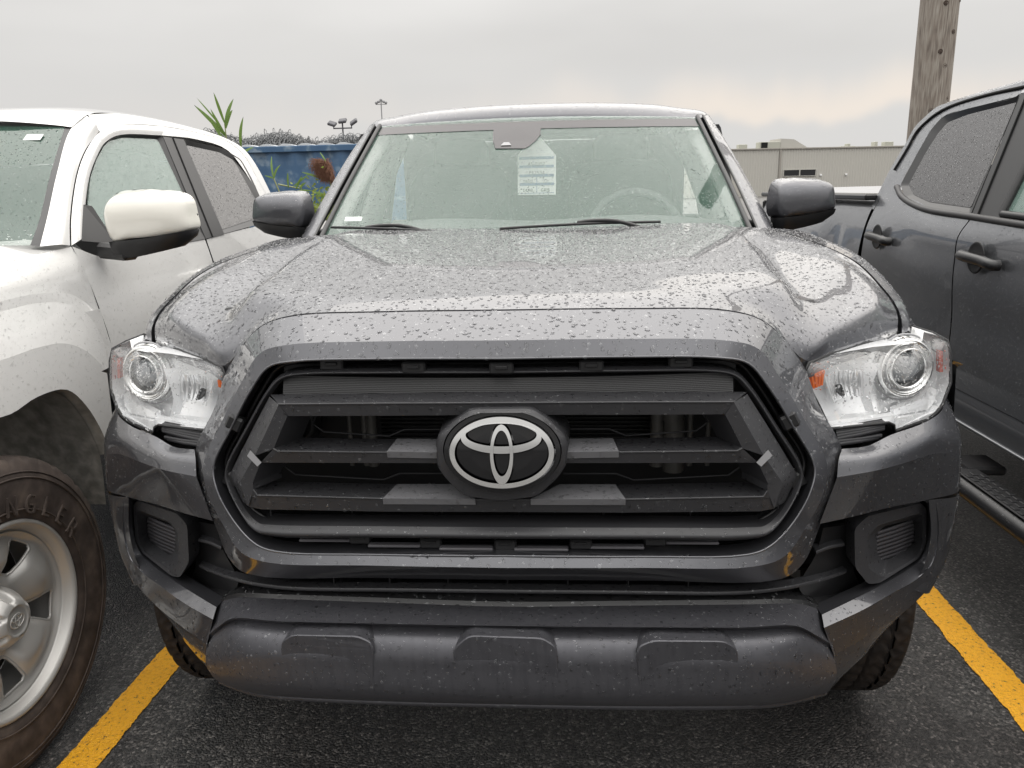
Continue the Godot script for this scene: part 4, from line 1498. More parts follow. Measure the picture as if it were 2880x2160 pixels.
func cr_loop(p: PackedVector3Array, s: int) -> PackedVector3Array:
	var q := PackedVector3Array([p[p.size() - 1]])
	q.append_array(p)
	q.append(p[0])
	q.append(p[1])
	var r := cr(q, s)
	return r.slice(s, s + p.size() * s)

func cab(truck: Node3D) -> void:
	var G := L("pillar_g")
	var O := L("pillar_o")
	# roof
	var a := Acc.new()
	var zs := [[-2.10, 1.622, 0.664, 1.612, -2.19], [-2.108, 1.640, 0.678, 1.622, -2.21], [-2.135, 1.665, 0.700, 1.632, -2.25], [-2.20, 1.688, 0.722, 1.638, -2.33], [-2.33, 1.701, 0.738, 1.643, -2.45], [-2.90, 1.704, 0.746, 1.648, -2.93], [-3.20, 1.695, 0.742, 1.640, -3.18]]
	var rows := []
	for q in zs:
		var ex: float = q[2]
		var dy: float = q[1] - q[3]
		var dz: float = q[4] - q[0]
		rows.append(PackedVector3Array([Vector3(0, q[1], q[0]), Vector3(0.25, q[1] - 0.04 * dy, q[0] + dz * 0.12), Vector3(0.48, q[1] - 0.18 * dy, q[0] + dz * 0.5), Vector3(0.60, q[1] - 0.42 * dy, q[0] + dz * 0.8), Vector3(ex - 0.022, q[1] - 0.72 * dy, q[0] + dz * 0.95), Vector3(ex, q[3], q[4])]))
	sheet(a, rows, 4, 4)
	commit("roof", a, M.paint, truck)
	host(a, 3500.0, 0.0012, 0.0028)
	# pillars beside the windscreen with a rubber moulding
	for sg in [1.0, -1.0]:
		var b := Acc.new()
		var g1 := PackedVector3Array()
		var g2 := PackedVector3Array()
		var o0 := PackedVector3Array()
		for k in 4:
			g1.append(Vector3((G[k].x + 0.026), G[k].y + 0.004, G[k].z - 0.004))
			g2.append(g1[k].lerp(O[k], 0.5) + Vector3(0.012, 0.010, 0.006))
			o0.append(O[k])
		var o1 := PackedVector3Array()
		for k in 4:
			o1.append(O[k] + Vector3(0.012, -0.03, -0.10))
		var rr := [g1, g2, o0, o1]
		var mo := [G, g1]
		if sg < 0.0:
			rr = [flip(g1), flip(g2), flip(o0), flip(o1)]
			mo = [flip(G), flip(g1)]
		sheet(b, rr, 5, 4, false)
		var pil := commit("windscreen_pillar", b, M.paint, truck)
		host(b, 9000.0, 0.0012, 0.0032)
		for q in [[0.1, 0.009], [1.0, 0.0045]]:
			var m := Acc.new()
			var line := PackedVector3Array()
			for k in 4:
				line.append(mo[0][k].lerp(mo[1][k], q[0]) + Vector3(0, 0.003, 0.003))
			tube(m, cr(line, 4), q[1], 8)
			commit("pillar_moulding", m, M.dark_trim, pil)
	# windscreen
	var w := Acc.new()
	rows = []
	for k in 4:
		var p := G[k]
		var bow := lerpf(0.095, 0.07, k / 3.0)
		var up := lerpf(0.012, 0.012, k / 3.0)
		var row := PackedVector3Array()
		for f in [0.0, 0.35, 0.7, 0.92, 1.0]:
			row.append(Vector3(p.x * f, p.y + up * (1.0 - f * f), p.z + bow * (1.0 - f * f)))
		rows.append(row)
	sheet(w, rows, 4, 6)
	var ws := commit("windscreen", w, M.windscreen, truck)
	host(w, 13000.0, 0.0011, 0.0028)
	# black ceramic band and camera cover of the glass
	var f := Acc.new()
	var band := []
	for y in [1.6105, 1.600, 1.588, 1.577]:
		var row := PackedVector3Array()
		for k in 13:
			var q := float(k) / 12.0
			row.append(ws_point(G, q * 0.985, y, 0.002))
		band.append(row)
	sheet(f, band, 2, 1)
	commit("ceramic_band", f, M.frit, ws)
	var hsg := Acc.new()
	var ho := PackedVector3Array()
	for q in [[-0.166, 1.585], [-0.07, 1.585], [0.022, 1.585], [0.022, 1.552], [0.005, 1.528], [-0.022, 1.505], [-0.036, 1.497], [-0.148, 1.500], [-0.160, 1.530], [-0.166, 1.556]]:
		ho.append(ws_point(G, q[0] / 0.67, q[1], 0.0035))
	plate(hsg, ho, Vector3(0, -0.0005, -0.001))
	commit("camera_cover", hsg, M.frit, ws)
	var eye := Acc.new()
	plate(eye, PackedVector3Array([ws_point(G, -0.118 / 0.67, 1.522, 0.006), ws_point(G, -0.098 / 0.67, 1.522, 0.006), ws_point(G, -0.088 / 0.67, 1.510, 0.006), ws_point(G, -0.128 / 0.67, 1.510, 0.006)]), Vector3(0, -0.0005, -0.001))
	commit("camera_window", eye, M.grey_plastic, ws)
	for q in [[0.618, 1.572, -2.115, 0.050, 0.028], [-0.628, 1.262, -1.565, 0.06, 0.026]]:
		var s := Acc.new()
		box(s, Vector3(q[0], q[1], q[2]), Vector3(q[3], q[4], 0.002), 0.0005, Basis(Vector3.RIGHT, -1.02))
		commit("windscreen_sticker", s, M.paper, ws)
	# wipers
	for q in [[[-0.668, 1.241, -1.425], [-0.20, 1.214, -1.37], [-0.50, 1.243, -1.42]], [[-0.10, 1.228, -1.375], [0.42, 1.238, -1.415], [0.20, 1.246, -1.40]]]:
		var b := Acc.new()
		var p0 := Vector3(q[0][0], q[0][1], q[0][2])
		var p1 := Vector3(q[1][0], q[1][1], q[1][2])
		var pm := Vector3(q[2][0], q[2][1], q[2][2])
		tube(b, cr(PackedVector3Array([p0, p0.lerp(p1, 0.3) + Vector3(0, 0.003, 0), p0.lerp(p1, 0.6) + Vector3(0, 0.004, 0.003), p1]), 5), 0.0048, 6)
		var wp := commit("wiper", b, M.dark_trim, truck)
		var c := Acc.new()
		tube(c, cr(PackedVector3Array([pm + Vector3(-0.05, -0.005, 0), pm, pm + Vector3(0.08, -0.003, 0.006), pm + Vector3(0.19, -0.035, 0.02)]), 5), 0.0065, 8)
		commit("wiper_arm", c, M.dark_trim, wp)
	# cowl under the glass
	var cw := Acc.new()
	sheet(cw, [PackedVector3Array([Vector3(0, 1.20, -1.36), Vector3(0.4, 1.20, -1.375), Vector3(0.74, 1.19, -1.43)]), PackedVector3Array([Vector3(0, 1.185, -1.53), Vector3(0.4, 1.185, -1.53), Vector3(0.80, 1.185, -1.60)])], 4, 1, true, false, true, Vector3(0, 1, 0))
	commit("cowl", cw, M.dark_trim, truck)
	# flanks: doors, glass, bed
	var fx := func(y: float) -> float: return side_x(y)
	for sg in [1.0, -1.0]:
		for q in [["front_door", -1.40, -2.33], ["rear_door", -2.335, -3.17]]:
			var d := Acc.new()
			var r0 := PackedVector3Array()
			var r1 := PackedVector3Array()
			var r2 := PackedVector3Array()
			var r3 := PackedVector3Array()
			for z in [q[1], lerpf(q[1], q[2], 0.33), lerpf(q[1], q[2], 0.67), q[2]]:
				r0.append(Vector3(side_x(1.19) * sg, 1.19, z))
				r1.append(Vector3(side_x(1.05) * sg, 1.05, z))
				r2.append(Vector3(side_x(0.75) * sg, 0.75, z))
				r3.append(Vector3(side_x(0.45) * sg, 0.45, z))
			sheet(d, [r0, r1, r2, r3], 3, 4, false)
			var door := commit(q[0], d, M.paint, truck)
			var gl := Acc.new()
			var z0: float = q[1] - (0.36 if q[0] == "front_door" else 0.05)
			var z1: float = q[2] + 0.05
			var t0: float = z0 - (0.60 if q[0] == "front_door" else 0.0)
			var t1: float = z1 + (0.0 if q[0] == "front_door" else 0.14)
			var xg := func(y: float) -> float: return (side_x(y) - 0.004) * sg
			plate(gl, PackedVector3Array([Vector3(xg.call(1.2), 1.20, z0), Vector3(xg.call(1.58), 1.58, t0), Vector3(xg.call(1.58), 1.58, t1), Vector3(xg.call(1.2), 1.20, z1)]), Vector3(-0.004 * sg, 0, 0), 0)
			commit("door_glass", gl, M.side_glass if q[0] == "front_door" else M.privacy, door)
			var fr := Acc.new()
			for seg in [[1.2, z0, 1.58, t0], [1.58, t0, 1.58, t1], [1.58, t1, 1.2, z1], [1.2, z1, 1.2, z0]]:
				tube(fr, PackedVector3Array([Vector3(side_x(seg[0]) * sg, seg[0], seg[1]), Vector3(side_x(seg[2]) * sg, seg[2], seg[3])]), 0.018, 6)
			commit("window_frame", fr, M.dark_trim, door)
			var hd := Acc.new()
			box(hd, Vector3((side_x(1.07) + 0.03) * sg, 1.07, q[2] + 0.14), Vector3(0.03, 0.035, 0.17), 0.01)
			commit("door_handle", hd, M.dark_trim, door)
		var rl := Acc.new()
		var rr := []
		for y in [1.55, 1.60, 1.642]:
			rr.append(PackedVector3Array([Vector3(side_x(y) * sg, y, -2.42), Vector3(side_x(y) * sg, y + 0.006, -2.75), Vector3(side_x(y) * sg, y, -3.19)]))
		sheet(rl, rr, 4, 2, false)
		commit("roof_rail", rl, M.paint, truck)
		var bd := Acc.new()
		var br := []
		for y in [1.18, 1.05, 0.75, 0.5]:
			br.append(PackedVector3Array([Vector3(side_x(y) * sg, y, -3.24), Vector3(side_x(y) * sg, y, -4.1), Vector3(side_x(y) * sg * 0.99, y, -4.95)]))
		sheet(bd, br, 3, 3, false)
		commit("bed_side", bd, M.paint, truck)
	var rb := Acc.new()
	box(rb, Vector3(0, 0.62, -3.2), Vector3(1.74, 0.30, 3.4), 0.02)
	box(rb, Vector3(0, 0.95, -3.23), Vector3(1.70, 0.50, 0.03), 0.01)
	box(rb, Vector3(0, 1.655, -3.20), Vector3(1.40, 0.10, 0.03), 0.01)
	box(rb, Vector3(0.66, 1.40, -3.205), Vector3(0.20, 0.46, 0.03), 0.01)
	box(rb, Vector3(-0.66, 1.40, -3.205), Vector3(0.20, 0.46, 0.03), 0.01)
	box(rb, Vector3(0, 0.85, -4.93), Vector3(1.80, 0.62, 0.04), 0.01)
	commit("underbody", rb, M.black, truck)
	var bw := Acc.new()
	plate(bw, PackedVector3Array([Vector3(-0.60, 1.22, -3.20), Vector3(0.60, 1.22, -3.20), Vector3(0.52, 1.60, -3.16), Vector3(-0.52, 1.60, -3.16)]), Vector3(0, 0, -0.005))
	commit("rear_window", bw, M.privacy, truck)
	# inside: dash, wheel, seats, headliner
	var ds := Acc.new()
	sheet(ds, [PackedVector3Array([Vector3(0, 1.175, -1.50), Vector3(0.4, 1.175, -1.52), Vector3(0.72, 1.16, -1.60)]), PackedVector3Array([Vector3(0, 1.225, -1.80), Vector3(0.4, 1.235, -1.80), Vector3(0.74, 1.21, -1.85)]), PackedVector3Array([Vector3(0, 1.20, -2.02), Vector3(0.4, 1.22, -2.0), Vector3(0.76, 1.19, -2.02)]), PackedVector3Array([Vector3(0, 0.75, -2.04), Vector3(0.4, 0.75, -2.04), Vector3(0.80, 0.75, -2.04)])], 4, 4)
	commit("dashboard", ds, M.dash, truck)
	var st := Acc.new()
	var ring := PackedVector3Array()
	for k in 41:
		var t := TAU * k / 40.0
		ring.append(Vector3(0.40, 1.165, -2.08) + Vector3(cos(t) * 0.185, sin(t) * 0.165, -sin(t) * 0.085))
	tube(st, ring, 0.016, 10)
	box(st, Vector3(0.40, 1.16, -2.08), Vector3(0.14, 0.11, 0.05), 0.02)
	commit("steering_wheel", st, M.dash, truck)
	for x in [0.38, -0.38]:
		var s := Acc.new()
		soft(s, Vector3(x, 1.14, -2.62), Vector3(0.50, 0.68, 0.16), -0.2)
		soft(s, Vector3(x, 0.80, -2.36), Vector3(0.50, 0.16, 0.5), 0.0)
		var seat := commit("seat", s, M.seat, truck)
		var hr := Acc.new()
		soft(hr, Vector3(x, 1.50, -2.70), Vector3(0.26, 0.19, 0.11), -0.15)
		commit("headrest", hr, M.seat, seat)
	var rs := Acc.new()
	soft(rs, Vector3(0, 1.05, -3.05), Vector3(1.3, 0.62, 0.16), -0.15)
	commit("rear_seat", rs, M.seat, truck)
	for x in [-0.42, 0.0, 0.42]:
		var hr := Acc.new()
		soft(hr, Vector3(x, 1.42, -3.08), Vector3(0.24, 0.14, 0.09), 0.0)
		commit("rear_headrest", hr, M.seat, truck)
	var hl := Acc.new()
	sheet(hl, [PackedVector3Array([Vector3(0, 1.595, -2.12), Vector3(0.4, 1.59, -2.15), Vector3(0.62, 1.575, -2.22)]), PackedVector3Array([Vector3(0, 1.69, -2.6), Vector3(0.4, 1.68, -2.6), Vector3(0.62, 1.62, -2.6)]), PackedVector3Array([Vector3(0, 1.70, -3.18), Vector3(0.4, 1.69, -3.18), Vector3(0.62, 1.62, -3.18)])], 4, 3, true, false, false, Vector3(0, -1, 0))
	commit("headliner", hl, M.headliner, truck)
	for sg in [1.0, -1.0]:
		var bp := Acc.new()
		tube(bp, cr(PackedVector3Array([Vector3(0.63 * sg, 1.60, -2.5), Vector3(0.70 * sg, 1.42, -2.42), Vector3(0.78 * sg, 1.2, -2.4)]), 4), 0.05, 8)
		commit("inner_pillar", bp, M.headliner, truck)
		var ap := Acc.new()
		tube(ap, cr(PackedVector3Array([Vector3(0.635 * sg, 1.58, -2.24), Vector3(0.675 * sg, 1.42, -1.95), Vector3(0.72 * sg, 1.21, -1.62)]), 4), 0.028, 8)
		commit("inner_pillar", ap, M.headliner, truck)
	mirror_unit(truck, 1.0, Vector3(0.955, 1.298, -1.68), 1.0, M.paint, Vector3(0.86, 1.195, -1.74))
	mirror_unit(truck, -1.0, Vector3(-0.935, 1.296, -1.68), 0.97, M.paint, Vector3(-0.86, 1.195, -1.74))

# a point on the windscreen: f = across (-1..1), y = height
func ws_point(g: PackedVector3Array, f: float, y: float, lift: float) -> Vector3:
	var yy := y - 0.012 * (1.0 - f * f)
	for k in 3:
		if yy >= g[k + 1].y or k == 2:
			var t := (g[k].y - yy) / (g[k].y - g[k + 1].y)
			var p := g[k].lerp(g[k + 1], t)
			var bow := lerpf(0.095, 0.07, (k + t) / 3.0)
			return Vector3(p.x * f, y, p.z + bow * (1.0 - f * f)) + Vector3(0, 0.55, 0.83) * lift
	return Vector3.ZERO

# a cushion: a rounded block
func soft(a: Acc, c: Vector3, s: Vector3, tilt: float) -> void:
	var bs := Basis(Vector3.RIGHT, tilt)
	var rows := []
	for k in 13:
		var th := PI * k / 12.0
		var row := PackedVector3Array()
		for j in 24:
			var ph := TAU * j / 24.0
			var d := Vector3(sin(th) * cos(ph), cos(th), sin(th) * sin(ph))
			var q := Vector3(signf(d.x) * pow(absf(d.x), 0.45), signf(d.y) * pow(absf(d.y), 0.45), signf(d.z) * pow(absf(d.z), 0.45))
			row.append(c + bs * (q * s * 0.5))
		rows.append(row)
	a.add(rows, c, Vector3.ZERO, true)

func hang_tag() -> void:
	var o := thing("hang_tag", "white tag with blue bands hanging inside the windscreen of the near truck", "tag", Vector3(0.002, 1.54, -2.04))
	var z := -2.04
	var a := Acc.new()
	plate(a, PackedVector3Array([Vector3(-0.075, 1.328, z), Vector3(0.078, 1.326, z), Vector3(0.080, 1.478, z), Vector3(0.022, 1.545, z), Vector3(-0.020, 1.546, z), Vector3(-0.073, 1.480, z)]), Vector3(0, 0, -0.0015))
	commit("card", a, M.paper, o)
	for q in [1.470, 1.437, 1.402, 1.369, 1.334]:
		var b := Acc.new()
		box(b, Vector3(0.002, q, z + 0.0012), Vector3(0.138, 0.0105 if q > 1.34 else 0.002, 0.001), 0.0003)
		commit("blue_band", b, M.ink_blue, o)
	for q in [1.385, 1.351]:
		var b := Acc.new()
		box(b, Vector3(0.002, q, z + 0.0012), Vector3(0.002, 0.024, 0.001), 0.0003)
		commit("blue_band", b, M.ink_blue, o)
	for q in [["A5-0352", 0.002, 1.453, 0.019], ["C12534", 0.002, 1.419, 0.019], ["TACO", -0.034, 1.3855, 0.016], ["22", 0.036, 1.3855, 0.018], ["DCAB", -0.034, 1.351, 0.016], ["GRIS", 0.036, 1.351, 0.017]]:
		var o2 := text(q[0], q[3], M.ink, 0.001)
		o2.position = Vector3(q[1], q[2] - q[3] * 0.36, z + 0.0015) - base
		o2.name = "handwriting"
		o.add_child(o2, true)
	fix_names(o, "handwriting")

func fix_names(o: Node, called: String) -> void:
	var n := 0
	for c in o.get_children():
		if str(c.name).begins_with(called):
			c.name = "%s_tmp_%d" % [called, n]
			n += 1
	n = 0
	for c in o.get_children():
		if str(c.name).begins_with(called + "_tmp"):
			c.name = called if n == 0 else "%s_%03d" % [called, n]
			n += 1

func text(s: String, h: float, m: Material, depth: float) -> MeshInstance3D:
	var t := TextMesh.new()
	var f := SystemFont.new()
	f.font_names = PackedStringArray(["Droid Sans"])
	t.font = f
	t.text = s
	t.font_size = 32
	t.pixel_size = h / 32.0
	t.depth = depth
	t.curve_step = 2.0
	var o := MeshInstance3D.new()
	o.mesh = t
	o.material_override = m
	return o

func near_truck() -> void:
	var o := thing("pickup_truck", "dark grey pickup facing the camera with a black grille and chrome oval emblem", "pickup truck", Vector3(0, 0, -0.85))
	REF = Vector3(0, 0.8, -1.7)
	half = 0.0
	front(o)
	grille(o)
	emblem(o)
	headlight(o, 1.0)
	headlight(o, -1.0)
	cab(o)
	for q in [[0.80, -0.86, true], [-0.80, -0.86, true], [0.80, -4.05, false], [-0.80, -4.05, false]]:
		var sg := signf(q[0])
		var t := Acc.new()
		tyre(t, Vector3(q[0], 0.385, q[1]), 0.388, 0.245, sg, 0.235)
		var wh := commit("wheel", t, M.rubber, o)
		steel_wheel(wh, Vector3(q[0], 0.385, q[1]), sg, false)
	for sg in [1.0, -1.0]:
		var l := Acc.new()
		var rows := []
		for y in 2:
			var r := PackedVector3Array()
			for k in 15:
				var an := lerpf(0.28, PI + 0.2, k / 14.0)
				r.append(Vector3((0.925 if y == 0 else 0.58) * sg, 0.40 + sin(an) * 0.46, -0.86 + cos(an) * 0.44))
			rows.append(r)
		l.add(rows, Vector3.ZERO, Vector3(0, -1, 0), false)
		commit("wheel_arch_liner", l, M.black, o)
	var u := Acc.new()
	box(u, Vector3(0, 0.45, -0.55), Vector3(1.0, 0.10, 0.5), 0.02)
	box(u, Vector3(0, 0.36, -0.86), Vector3(1.36, 0.08, 0.10), 0.02)
	commit("underbody", u, M.black, o)
	rain(o, hosts, 1)
	hosts = []
	hang_tag()

# ------------------------------------------------------------------ rain
func drop_mesh(sd: int) -> ArrayMesh:
	var r := RandomNumberGenerator.new()
	r.seed = sd
	var seg := 8
	var rows := []
	var wob := []
	for j in seg:
		wob.append(r.randf_range(0.82, 1.18))
	for p in [[1.0, -0.06], [0.97, 0.12], [0.80, 0.27], [0.48, 0.38], [0.0, 0.42]]:
		var row := PackedVector3Array()
		for j in seg:
			var an := TAU * j / seg
			row.append(Vector3(cos(an) * p[0] * wob[j], p[1], sin(an) * p[0] * wob[j]))
		rows.append(row)
	var a := Acc.new()
	a.add(rows, Vector3(0, -0.5, 0), Vector3.ZERO, true)
	return a.mesh()

func rain(truck: Node3D, list: Array, sd: int, only_near := 0.0) -> void:
	var r := RandomNumberGenerator.new()
	r.seed = sd
	var places := [[], [], []]
	for h in list:
		var a: Acc = h[0]
		for k in range(0, a.i.size(), 3):
			var p := a.v[a.i[k]]
			var q := a.v[a.i[k + 1]]
			var s := a.v[a.i[k + 2]]
			var cr_ := (q - p).cross(s - p)
			var area := cr_.length() * 0.5
			var n := (a.n[a.i[k]] + a.n[a.i[k + 1]] + a.n[a.i[k + 2]]).normalized()
			if n.y < -0.35 or area < 1e-9:
				continue
			var want: float = area * h[1]
			var cnt := int(want) + (1 if r.randf() < want - int(want) else 0)
			for c in cnt:
				var u := r.randf()
				var v := r.randf()
				if u + v > 1.0:
					u = 1.0 - u
					v = 1.0 - v
				var at := p + (q - p) * u + (s - p) * v
				var t := pow(r.randf(), 3.2)
				var rad: float = lerpf(h[2], h[3], t)
				var down := (Vector3.DOWN - n * Vector3.DOWN.dot(n))
				var along := down.normalized() if down.length() > 0.25 else Vector3(r.randf_range(-1, 1), 0, r.randf_range(-1, 1))
				along = (along - n * along.dot(n)).normalized().rotated(n, r.randf_range(-0.7, 0.7) if n.y < 0.85 else r.randf_range(-3, 3))
				var side := n.cross(along).normalized()
				var st := r.randf_range(0.9, 1.35) if r.randf() < 0.85 else r.randf_range(1.3, 1.9)
				var w := rad * r.randf_range(0.8, 1.15)
				var bs := Basis(side * w, n * rad * r.randf_range(0.75, 1.1), along * rad * st)
				places[r.randi() % 3].append(Transform3D(bs, at - base))
	for k in 3:
		var mm := MultiMesh.new()
		mm.transform_format = MultiMesh.TRANSFORM_3D
		mm.mesh = drop_mesh(sd * 10 + k)
		mm.instance_count = places[k].size()
		for j in places[k].size():
			mm.set_instance_transform(j, places[k][j])
		var o := MultiMeshInstance3D.new()
		o.name = "rain_drops" if k == 0 else "rain_drops_%03d" % k
		o.multimesh = mm
		o.material_override = M.bead if k == 2 else M.water
		o.set_meta("kind", "stuff")
		truck.add_child(o, true)

# ------------------------------------------------------------------ white truck
func tone(p: Vector3, dx: float) -> Vector3:
	return p + Vector3(dx, 0, 0)

func inset(r: PackedVector3Array, dx: float, dz := 0.0) -> PackedVector3Array:
	var q := PackedVector3Array()
	for p in r:
		q.append(p + Vector3(dx, 0, dz))
	return q

func white_truck() -> void:
	var o := thing("pickup_truck", "white pickup with grey steel wheels and a white door mirror, beside the near truck", "pickup truck", Vector3(-2.15, 0, -0.38))
	half = -2.15
	REF = Vector3(-2.15, 0.8, -1.4)
	hosts = []
	var XW := func(y: float) -> float:
		var t := [[0.0, -1.20], [0.45, -1.20], [0.6, -1.215], [0.95, -1.22], [1.05, -1.225], [1.15, -1.245], [1.24, -1.27], [1.65, -1.47], [1.75, -1.53]]
		for k in range(1, t.size()):
			if y <= t[k][0]:
				return lerpf(t[k - 1][1], t[k][1], (y - t[k - 1][0]) / (t[k][0] - t[k - 1][0]))
		return -1.53
	# roof
	var rl := L("w_roof")
	var gl := L("w_glass")
	var a := Acc.new()
	var rows := []
	var top := [1.60, 1.640, 1.672, 1.690, 1.695, 1.675, 1.63, 1.53]
	var fz := [-1.24, -1.38, -1.60, -1.84, -2.21, -2.53, -2.70, -2.74]
	var edges := PackedVector3Array([L("w_pil")[3] + Vector3(0.0, 0.005, -0.004)])
	for k in 7:
		edges.append(rl[k])
	for k in 8:
		var e := edges[k]
		var y: float = top[k]
		var z: float = fz[k]
		rows.append(PackedVector3Array([Vector3(half, y, z), Vector3(half + 0.3, y - 0.004, lerpf(z, e.z, 0.15)), Vector3(half + 0.5, lerpf(y, e.y, 0.25), lerpf(z, e.z, 0.5)), Vector3(e.x - 0.05, lerpf(y, e.y, 0.72), lerpf(z, e.z, 0.9)), e]))
	sheet(a, rows, 5, 4)
	commit("roof", a, M.white_paint, o)
	a = Acc.new()
	sheet(a, [rl, inset(L("w_dt8"), 0.001)], 5, 3)
	commit("roof_rail", a, M.white_paint, o)
	for sg in [1, -1]:
		var S := func(r: PackedVector3Array) -> PackedVector3Array: return r if sg == 1 else flip(r)
		var b := Acc.new()
		var p := L("w_pil")
		p[4] = rl[0] + Vector3(-0.004, -0.002, 0.004)
		var d := inset(L("w_pild"), 0.0, 0.004)
		var m := PackedVector3Array()
		for k in 5:
			m.append(p[k].lerp(d[k], 0.55) + Vector3(0.014, 0.004, 0.010))
		sheet(b, [S.call(p), S.call(m), S.call(d)], 5, 4, false)
		commit("windscreen_pillar", b, M.white_paint, o)
		b = Acc.new()
		var bd := L("w_band")
		sheet(b, [S.call(gl), S.call(inset(bd, 0.004))], 5, 1, false)
		commit("pillar_moulding", b, M.dark_trim, o)
		# front door
		b = Acc.new()
		var sh := inset(L("w_shut"), 0.0, -0.002)
		var bl := L("w_beltf")
		var r := []
		for y in [0, 1.17, 1.10, 1.03, 0.95, 0.80, 0.62, 0.47]:
			var row := PackedVector3Array()
			for c in 4:
				var z0 := bl[c].z
				var yy: float = bl[c].y if y is int else minf(y, bl[c].y)
				if c == 0:
					z0 = shut_z(sh, yy)
				var q := Vector3(XW.call(yy), yy, z0)
				# a soft crease at handle height, hollow below
				q.x += 0.010 * sin(clampf((yy - 0.55) / 0.5, 0.0, 1.0) * PI) * (0.0 if c == 0 else 1.0)
				row.append(q)
			r.append(row)
		r[0][0] = sh[0]
		for k in r.size():
			r[k] = S.call(r[k])
		sheet(b, r, 5, 3, false)
		var ring0 := L("w_dt").slice(0, 7)
		var ring1 := L("w_in").slice(0, 7)
		var mid := PackedVector3Array()
		for k in 7:
			mid.append(ring0[k].lerp(ring1[k], 0.5) + Vector3(0.006, 0.002, 0))
		sheet(b, [S.call(inset(ring0, 0.0, -0.003)), S.call(mid), S.call(ring1)], 4, 3, false)
		var door := commit("front_door", b, M.white_paint, o)
		host(b, 4500.0, 0.0012, 0.003)
		# rear door
		var c2 := Acc.new()
		var br := L("w_beltr")
		r = []
		for f in [0.0, 0.25, 0.5, 0.75, 1.0]:
			var row := PackedVector3Array()
			for c in 5:
				var yy := lerpf(br[c].y, 0.47, f)
				row.append(Vector3(XW.call(yy) + (0.006 * sin(f * PI)), yy, br[c].z - 0.003))
			r.append(S.call(row))
		sheet(c2, r, 5, 4, false)
		ring0 = L("w_dt").slice(6, 11)
		ring1 = L("w_in").slice(6, 11)
		sheet(c2, [S.call(inset(ring0, 0.0, -0.003)), S.call(ring1)], 4, 3, false)
		var door2 := commit("rear_door", c2, M.white_paint, o)
		host(c2, 4500.0, 0.0012, 0.003)
		# glass
		for q in [["w_fwo", "w_fwi", M.side_glass, door], ["w_rwo", "w_rwi", M.privacy, door2]]:
			var f := Acc.new()
			var lo: PackedVector3Array = S.call(inset(L(q[0]), 0.003))
			var li: PackedVector3Array = S.call(inset(L(q[1]), -0.010))
			f.add([rounded(lo, 0.02), rounded(li, 0.02)], REF, Vector3(sg, 0, 0), true)
			var fr := commit("window_frame", f, M.dark_trim, q[3])
			var g := Acc.new()
			plate(g, rounded(S.call(inset(L(q[1]), -0.008)), 0.02), Vector3(-0.004 * sg, 0, 0), 0)
			var pane := commit("door_glass", g, q[2], q[3])
			host(g, 12000.0, 0.0011, 0.0024)
		var bp := Acc.new()
		plate(bp, S.call(inset(L("w_bpil"), 0.004)), Vector3(-0.02 * sg, 0, 0), 0)
		var bpil := commit("door_pillar", bp, M.dark_trim, o)
		var seam := Acc.new()
		var wb := L("w_bpil")
		tube(seam, S.call(PackedVector3Array([wb[0].lerp(wb[1], 0.45) + Vector3(0.005, 0, 0), wb[3].lerp(wb[2], 0.35) + Vector3(0.005, 0, 0)])), 0.003, 5)
		commit("pillar_seam", seam, M.void, bpil)
		var hd := Acc.new()
		box(hd, Vector3(half + sg * (0.925 + 0.03), 1.08, -1.62), Vector3(0.03, 0.035, 0.17), 0.01)
		commit("door_handle", hd, M.white_paint, door)
		# fender with flared arch
		var fe := Acc.new()
		var crest := PackedVector3Array()
		var lowc := PackedVector3Array()
		var fl := PackedVector3Array()
		var lip := PackedVector3Array()
		var ar := PackedVector3Array()
		var ar2 := PackedVector3Array()
		var F := L("w_flare")
		var I := L("w_lip")
		var Ar := L("w_arch")
		var pre_f := [Vector3(-1.225, 1.02, -0.12), Vector3(-1.232, 1.08, -0.33), Vector3(-1.234, 1.093, -0.46)]
		var pre_i := [Vector3(-1.222, 0.90, -0.10), Vector3(-1.222, 0.975, -0.26), Vector3(-1.222, 0.992, -0.40)]
		var pre_a := [Vector3(-1.219, 0.78, -0.05), Vector3(-1.219, 0.86, -0.20), Vector3(-1.219, 0.876, -0.38)]
		for k in 3:
			fl.append(pre_f[k])
			lip.append(pre_i[k])
			ar.append(pre_a[k])
		for k in 6:
			fl.append(F[k])
			lip.append(I[k])
			ar.append(Ar[k])
		var cz := [-0.10, -0.28, -0.42, -0.54, -0.66, -0.76, -0.84, -0.90, -0.938]
		var mz := [-0.10, -0.30, -0.44, -0.56, -0.69, -0.79, -0.86, -0.915, -0.949]
		for k in 9:
			crest.append(Vector3(-1.275, 1.222 - 0.03 * (8 - k) / 8.0, cz[k]))
			lowc.append(Vector3(-1.243, 1.165 - 0.02 * (8 - k) / 8.0, mz[k]))
			if k == 8:
				crest[k].x = -1.266
				lowc[k].x = -1.2475
			lip[k].x += 0.024
			ar[k].x += 0.026
			fl[k].x += 0.004
			ar2.append(ar[k] + Vector3(-0.045, -0.004, 0.012))
		var fmid := PackedVector3Array()
		for k in 9:
			fmid.append(Vector3(-1.233, lerpf(lowc[k].y, fl[k].y, 0.6), lerpf(mz[k], fl[k].z, 0.6) - (0.005 if k == 8 else 0.0)))
		fmid[8] += Vector3(0, 0, -0.006)
		fmid[8].x = -1.2225
		fmid[7].x = -1.229
		var last := fl.duplicate()
		last[8] = Vector3(-1.2235, 1.03, -0.955)
		last[7] = fl[7].lerp(last[8], 0.4) + Vector3(0, 0.03, 0)
		sheet(fe, [S.call(crest), S.call(lowc), S.call(fmid)], 4, 4, false)
		sheet(fe, [S.call(fmid), S.call(fl)], 4, 2, false)
